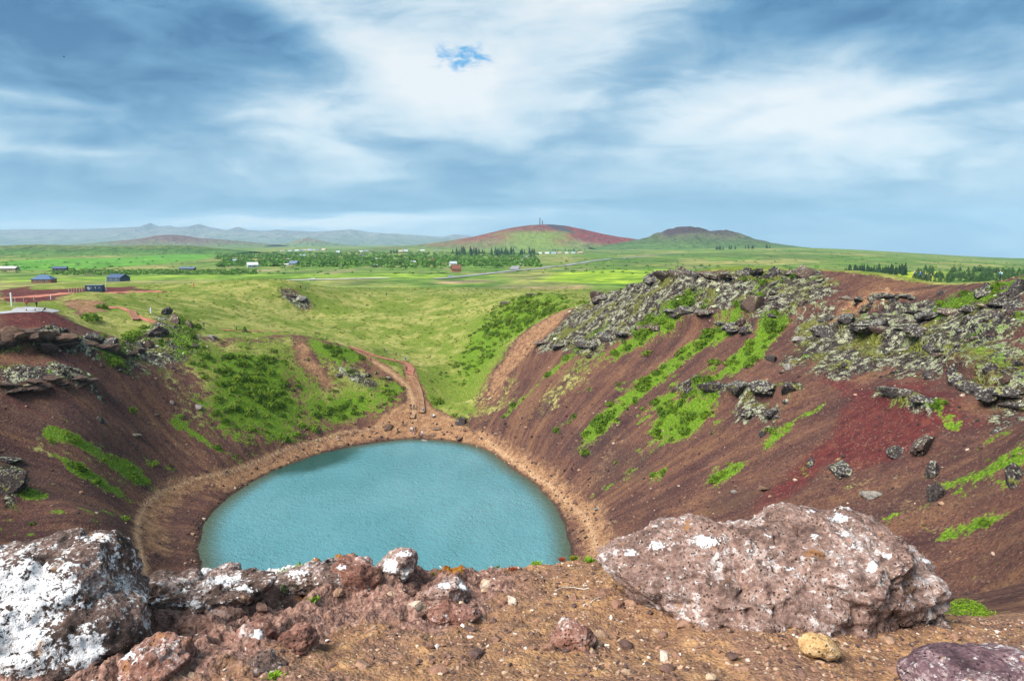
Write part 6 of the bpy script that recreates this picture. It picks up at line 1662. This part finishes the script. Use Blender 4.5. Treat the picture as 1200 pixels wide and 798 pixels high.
# mast on the red hill
p = at(634, 266, 3600)
mo = empty('radio_mast', tuple(p), 'thin twin radio mast on top of the red hill', 'mast')
M_STEEL = flat_mat('mast_steel', (.08, .09, .10), .5, .4)
for x, h in ((-6, 50), (7, 36)):
    bm = bmesh.new()
    bmesh.ops.create_cone(bm, cap_ends=True, segments=6, radius1=4.2, radius2=2.4, depth=h, matrix=Matrix.Translation((x, 0, h / 2 - 3)))
    for k in range(6): box_bm(bm, x, 0, h * (k + 1) / 7, 3.2 - .3 * k, 3.2 - .3 * k, .5)
    link('tower', bm_mesh('tower', bm), M_STEEL, parent=mo)
# cars
def car(px, py, label, paint, rot=0.0):
    p = raycast(px, py); z = ground_at(p[0], p[1]) + .1
    o = empty('car', (p[0], p[1], z), label, 'car', rz=rot)
    prof = [(-2.2, .35), (-2.25, .75), (-1.9, .95), (-1.2, 1.0), (-.7, 1.45), (.9, 1.48), (1.6, 1.02), (2.2, .92), (2.25, .4)]
    bm = bmesh.new(); a = [bm.verts.new((x, -.85, zz)) for x, zz in prof]; b = [bm.verts.new((x, .85, zz)) for x, zz in prof]
    bm.faces.new(a); bm.faces.new(b[::-1])
    for i in range(len(prof)): bm.faces.new((a[i], a[(i + 1) % len(prof)], b[(i + 1) % len(prof)], b[i]))
    bmesh.ops.recalc_face_normals(bm, faces=bm.faces[:]); bmesh.ops.bevel(bm, geom=bm.edges[:], offset=.06, segments=2, affect='EDGES')
    link('body', bm_mesh('body', bm), paint, parent=o)
    for s in (-1, 1): link('window', box_mesh('window', .05, s * .85, 1.05, 1.5, .06, .32, .01), M_GLASS, parent=o)
    for x in (-1.35, 1.4):
        for s in (-1, 1):
            bm = bmesh.new(); bmesh.ops.create_cone(bm, cap_ends=True, segments=16, radius1=.34, radius2=.34, depth=.22, matrix=Matrix.Translation((x, s * .80, .34)) @ Matrix.Rotation(math.pi / 2, 4, 'X'))
            link('wheel', bm_mesh('wheel', bm), cmat((.02, .02, .02)), parent=o)
car(366, 328.5, 'white car on the gravel road beyond the far rim', flat_mat('white_paint', (.75, .75, .76), .35, .5), .1)
car(529, 324.5, 'grey blue car on the main road near the rusty red cabin', flat_mat('grey_paint', (.28, .34, .42), .35, .5), .15)
# a bird against the cloud
bd = at(75, 67, 90)
bm = bmesh.new()
bmesh.ops.create_uvsphere(bm, u_segments=8, v_segments=6, radius=.09, matrix=Matrix.Diagonal((2.4, 1, 1, 1)))
bird = link('bird', bm_mesh('bird', bm, True), flat_mat('feathers', (.03, .03, .03)), label='small dark bird high in the left sky', cat='bird', loc=tuple(bd), rot=(0, .2, .6), scale=.55)
for s in (-1, 1):
    me = mesh_np('wing', np.array([(.10, s * .05, .03), (-.10, s * .05, .03), (-.10, s * .30, .12), (.05, s * .30, .12), (-.14, s * .52, .06), (.10, s * .05, .01), (-.10, s * .05, .01), (-.10, s * .30, .10), (.05, s * .30, .10), (-.14, s * .52, .05)]), np.array([(0, 1, 2, 3), (5, 8, 7, 6), (2, 4, 3, 3), (7, 8, 9, 9)])[:2], False)
    link('wing', me, flat_mat('feathers', (.03, .03, .03)), parent=bird)

# ------------------------------------------------------------------ trees of the plain
M_BIRCH = foliage_material('birch_leaf', (0.050, 0.125, 0.016), (0.090, 0.20, 0.024), (0.14, 0.27, 0.04), 0.12)
M_SPRUCE = foliage_material('spruce_needle', (0.008, 0.028, 0.012), (0.016, 0.048, 0.018), (0.03, 0.075, 0.025), 0.3)
M_PINE = foliage_material('pine_needle', (0.022, 0.060, 0.014), (0.038, 0.088, 0.020), (0.065, 0.12, 0.03), 0.25)
M_TRUNK = flat_mat('bark', (.16, .13, .11))
def trunk_np(h, r):
    a = np.arange(6) * math.pi / 3; V = []
    for k, (z, q) in enumerate(((-.1, 1.2), (h * .4, .8), (h, .35))): V += [(math.cos(t) * r * q, math.sin(t) * r * q, z) for t in a]
    F = [(k * 6 + j, k * 6 + (j + 1) % 6, k * 6 + 6 + (j + 1) % 6, k * 6 + 6 + j) for k in (0, 1) for j in range(6)]
    return np.array(V), np.array(F)
def tree_mesh(kind, seed):
    if kind == 'birch':
        v, f = leaf_cloud(110, seed * 5, 'ball', .19, 1.15, .2)
        Vs = [v * .36 + np.array([0, 0, .58])]
        V = np.concatenate(Vs); F = np.arange(len(V)).reshape(-1, 4); tv, tf = trunk_np(.6, .025)
    else:
        r = np.random.default_rng(seed); V = []; F = []
        tiers = 8; wd = .22 if kind == 'spruce' else .46
        for k in range(tiers):
            z = .10 + .80 * k / tiers; rad = wd * (1 - k / tiers) ** .8 + .02
            m_ = 9
            for j in range(m_):
                a = j * 6.283 / m_ + r.uniform(-.3, .3); q = rad * r.uniform(.7, 1.2); b = len(V); da = .34
                V += [(math.cos(a - da) * q * .35, math.sin(a - da) * q * .35, z + .10), (math.cos(a + da) * q * .35, math.sin(a + da) * q * .35, z + .10), (math.cos(a + da * .6) * q, math.sin(a + da * .6) * q, z - .03), (math.cos(a - da * .6) * q, math.sin(a - da * .6) * q, z - .03)]
                F.append((b, b + 1, b + 2, b + 3))
        V += [(0, 0, 1.0), (.03, .01, .86), (-.02, .03, .86), (-.02, -.03, .86)]; b = len(V) - 4; F += [(b, b + 1, b + 2, b + 3)]
        V = np.array(V); F = np.array(F); tv, tf = trunk_np(.9, .022)
    me = mesh_np(kind, np.concatenate([V, tv]), np.concatenate([F, tf + len(V)]), False)
    me.materials.append({'birch': M_BIRCH, 'spruce': M_SPRUCE, 'pine': M_PINE}[kind]); me.materials.append(M_TRUNK)
    mi = np.zeros(len(F) + len(tf), dtype=np.int32); mi[len(F):] = 1; me.polygons.foreach_set('material_index', mi)
    return me
TREES = {k: [tree_mesh(k, 30 + i) for i in range(5)] for k in ('birch', 'spruce', 'pine')}
def tree_at(kind, x, y, h, label, group):
    link(kind + '_tree', TREES[kind][int(rng.integers(5))], label=label, cat='tree', group=group, loc=(x, y, ground_at(x, y) - .1), rot=(0, 0, rng.uniform(0, 6.28)), scale=(h * rng.uniform(.85, 1.2), h * rng.uniform(.85, 1.2), h))
def tree_px(kind, px, py, hpx, label, group):
    p = at_z(px, py, 24.0) ; d = math.hypot(p[0], p[1])
    tree_at(kind, p[0], p[1], hpx / FPX * d, label, group)
for i in range(58): tree_px('spruce', rng.uniform(530, 628), rng.uniform(297, 299.8), rng.uniform(6, 10), 'dark spruce in the belt below the red hill', 'spruces below the red hill')
for i in range(5): tree_px('spruce', rng.uniform(454, 466), rng.uniform(297, 298.5), rng.uniform(4, 6), 'dark spruce in the small clump left of the spruce belt', 'spruces left of the belt')
for i in range(16): tree_px('spruce', rng.uniform(645, 690), rng.uniform(293.5, 294.8), rng.uniform(2.5, 3.5), 'small dark spruce behind the houses at the red hill', 'spruces behind the row houses')
for i in range(20):
    px = rng.uniform(835, 905); w0 = at(px, 290, 2000); tree_at('spruce', w0[0], w0[1], rng.uniform(9, 16), 'dark spruce at the foot of the crater shaped hill', 'spruces at the crater shaped hill')
for i in range(80):
    px = 988 + 74 * rng.random() ** .7; d = rng.uniform(560, 640); w0 = at(px, 322, d); tree_at('spruce', w0[0], w0[1], rng.uniform(5.5, 9.5), 'dark spruce in the clump behind the right rim, left of the hikers', 'spruces left of the hikers')
for i in range(190):
    px = rng.uniform(1072, 1260); d = rng.uniform(430, 660); w0 = at(px, 322, d); tree_at('pine', w0[0], w0[1], rng.uniform(4.0, 6.5), 'bushy green pine in the plantation behind the hikers', 'pines of the plantation behind the hikers')
for i in range(170):
    px = rng.uniform(262, 626); py = 312 - 13 * rng.random() ** 1.2
    tree_px('birch', px, py, rng.uniform(4, 7.5) * (.6 + .4 * (py - 297) / 15), 'green birch in the wood across the plain', 'birches of the wood across the plain')
p = raycast(287, 389); link('juniper', TREES['pine'][0], label='lone cone shaped conifer on the left plateau', cat='tree', loc=(p[0], p[1], ground_at(p[0], p[1]) - .1), scale=(2.6, 2.6, 2.1))
for k, (px, py, wp, lab) in enumerate([(105,371,22,'round green bush on the left rim grass'), (119,357,13,'tall yellow green bush by the red path'), (155,392,20,'round green bush left of the left outcrop'), (150,400,16,'dark green bush under the left rim bush'), (133,425,18,'bright green bush in the hollow under the left cliff')]):
    p = raycast(px, py + 4); s = wp / FPX * math.hypot(p[0], p[1]) / 2
    v, f = leaf_cloud(420, 970 + k, size=.11, flat=.75, core=.5)
    link('bush', mesh_np('bush', v, f, False), M_SHRUB, label=lab, cat='bush', loc=(p[0], p[1], ground_at(p[0], p[1]) - .1), scale=float(s))
# woods and scrub too far to count
n_ = 2600
fx_ = []; 
for i in range(n_):
    u = rng.random()
    if u < .55: q = at_z(rng.uniform(255, 630), 313 - 17 * rng.random(), 24.0); h_ = rng.uniform(3, 6)
    elif u < .8: q = at_z(rng.uniform(0, 1250), rng.uniform(297, 322), 24.0); h_ = rng.uniform(1.0, 2.6)
    else: q = at_z(rng.uniform(60, 300), rng.uniform(316, 323), 24.0); h_ = rng.uniform(1.2, 2.5)
    fx_.append((q[0], q[1], h_))
fx_ = np.array(fx_); fz = height(fx_[:, 0], fx_[:, 1])
wp_ = []
for i in range(5):
    v, f = leaf_cloud(16, 990 + i, 'dome', .42, .75, .4); wp_.append(v)
M_WOODS = foliage_material('far_wood', (0.050, 0.125, 0.016), (0.085, 0.19, 0.024), (0.13, 0.25, 0.036), 0.03, False, 'col')
scatter_join('far_wood', np.stack([fx_[:, 0], fx_[:, 1], fz], 1), fx_[:, 2], wp_, f, M_WOODS, np.ones((n_, 3)) * rng.uniform(.7, 1.25, (n_, 1)), tilt=.1, zsink=-.05)

# ------------------------------------------------------------------ haze in the air
hb = bmesh.new(); box_bm(hb, 0, 7450, -900, 40000, 19900, 1700)
hm = bpy.data.materials.new('haze'); hm.use_nodes = True
hn = NT(hm.node_tree); hm.node_tree.nodes.remove(hm.node_tree.nodes['Principled BSDF'])
pv = hn.new('ShaderNodeVolumePrincipled')
pv.inputs['Color'].default_value = (0.50, 0.78, 1.0, 1); pv.inputs['Density'].default_value = 5.5e-5; pv.inputs['Anisotropy'].default_value = 0.0
hn.l.new(pv.outputs[0], hm.node_tree.nodes['Material Output'].inputs['Volume'])
link('haze', bm_mesh('haze', hb), hm, kind='stuff')
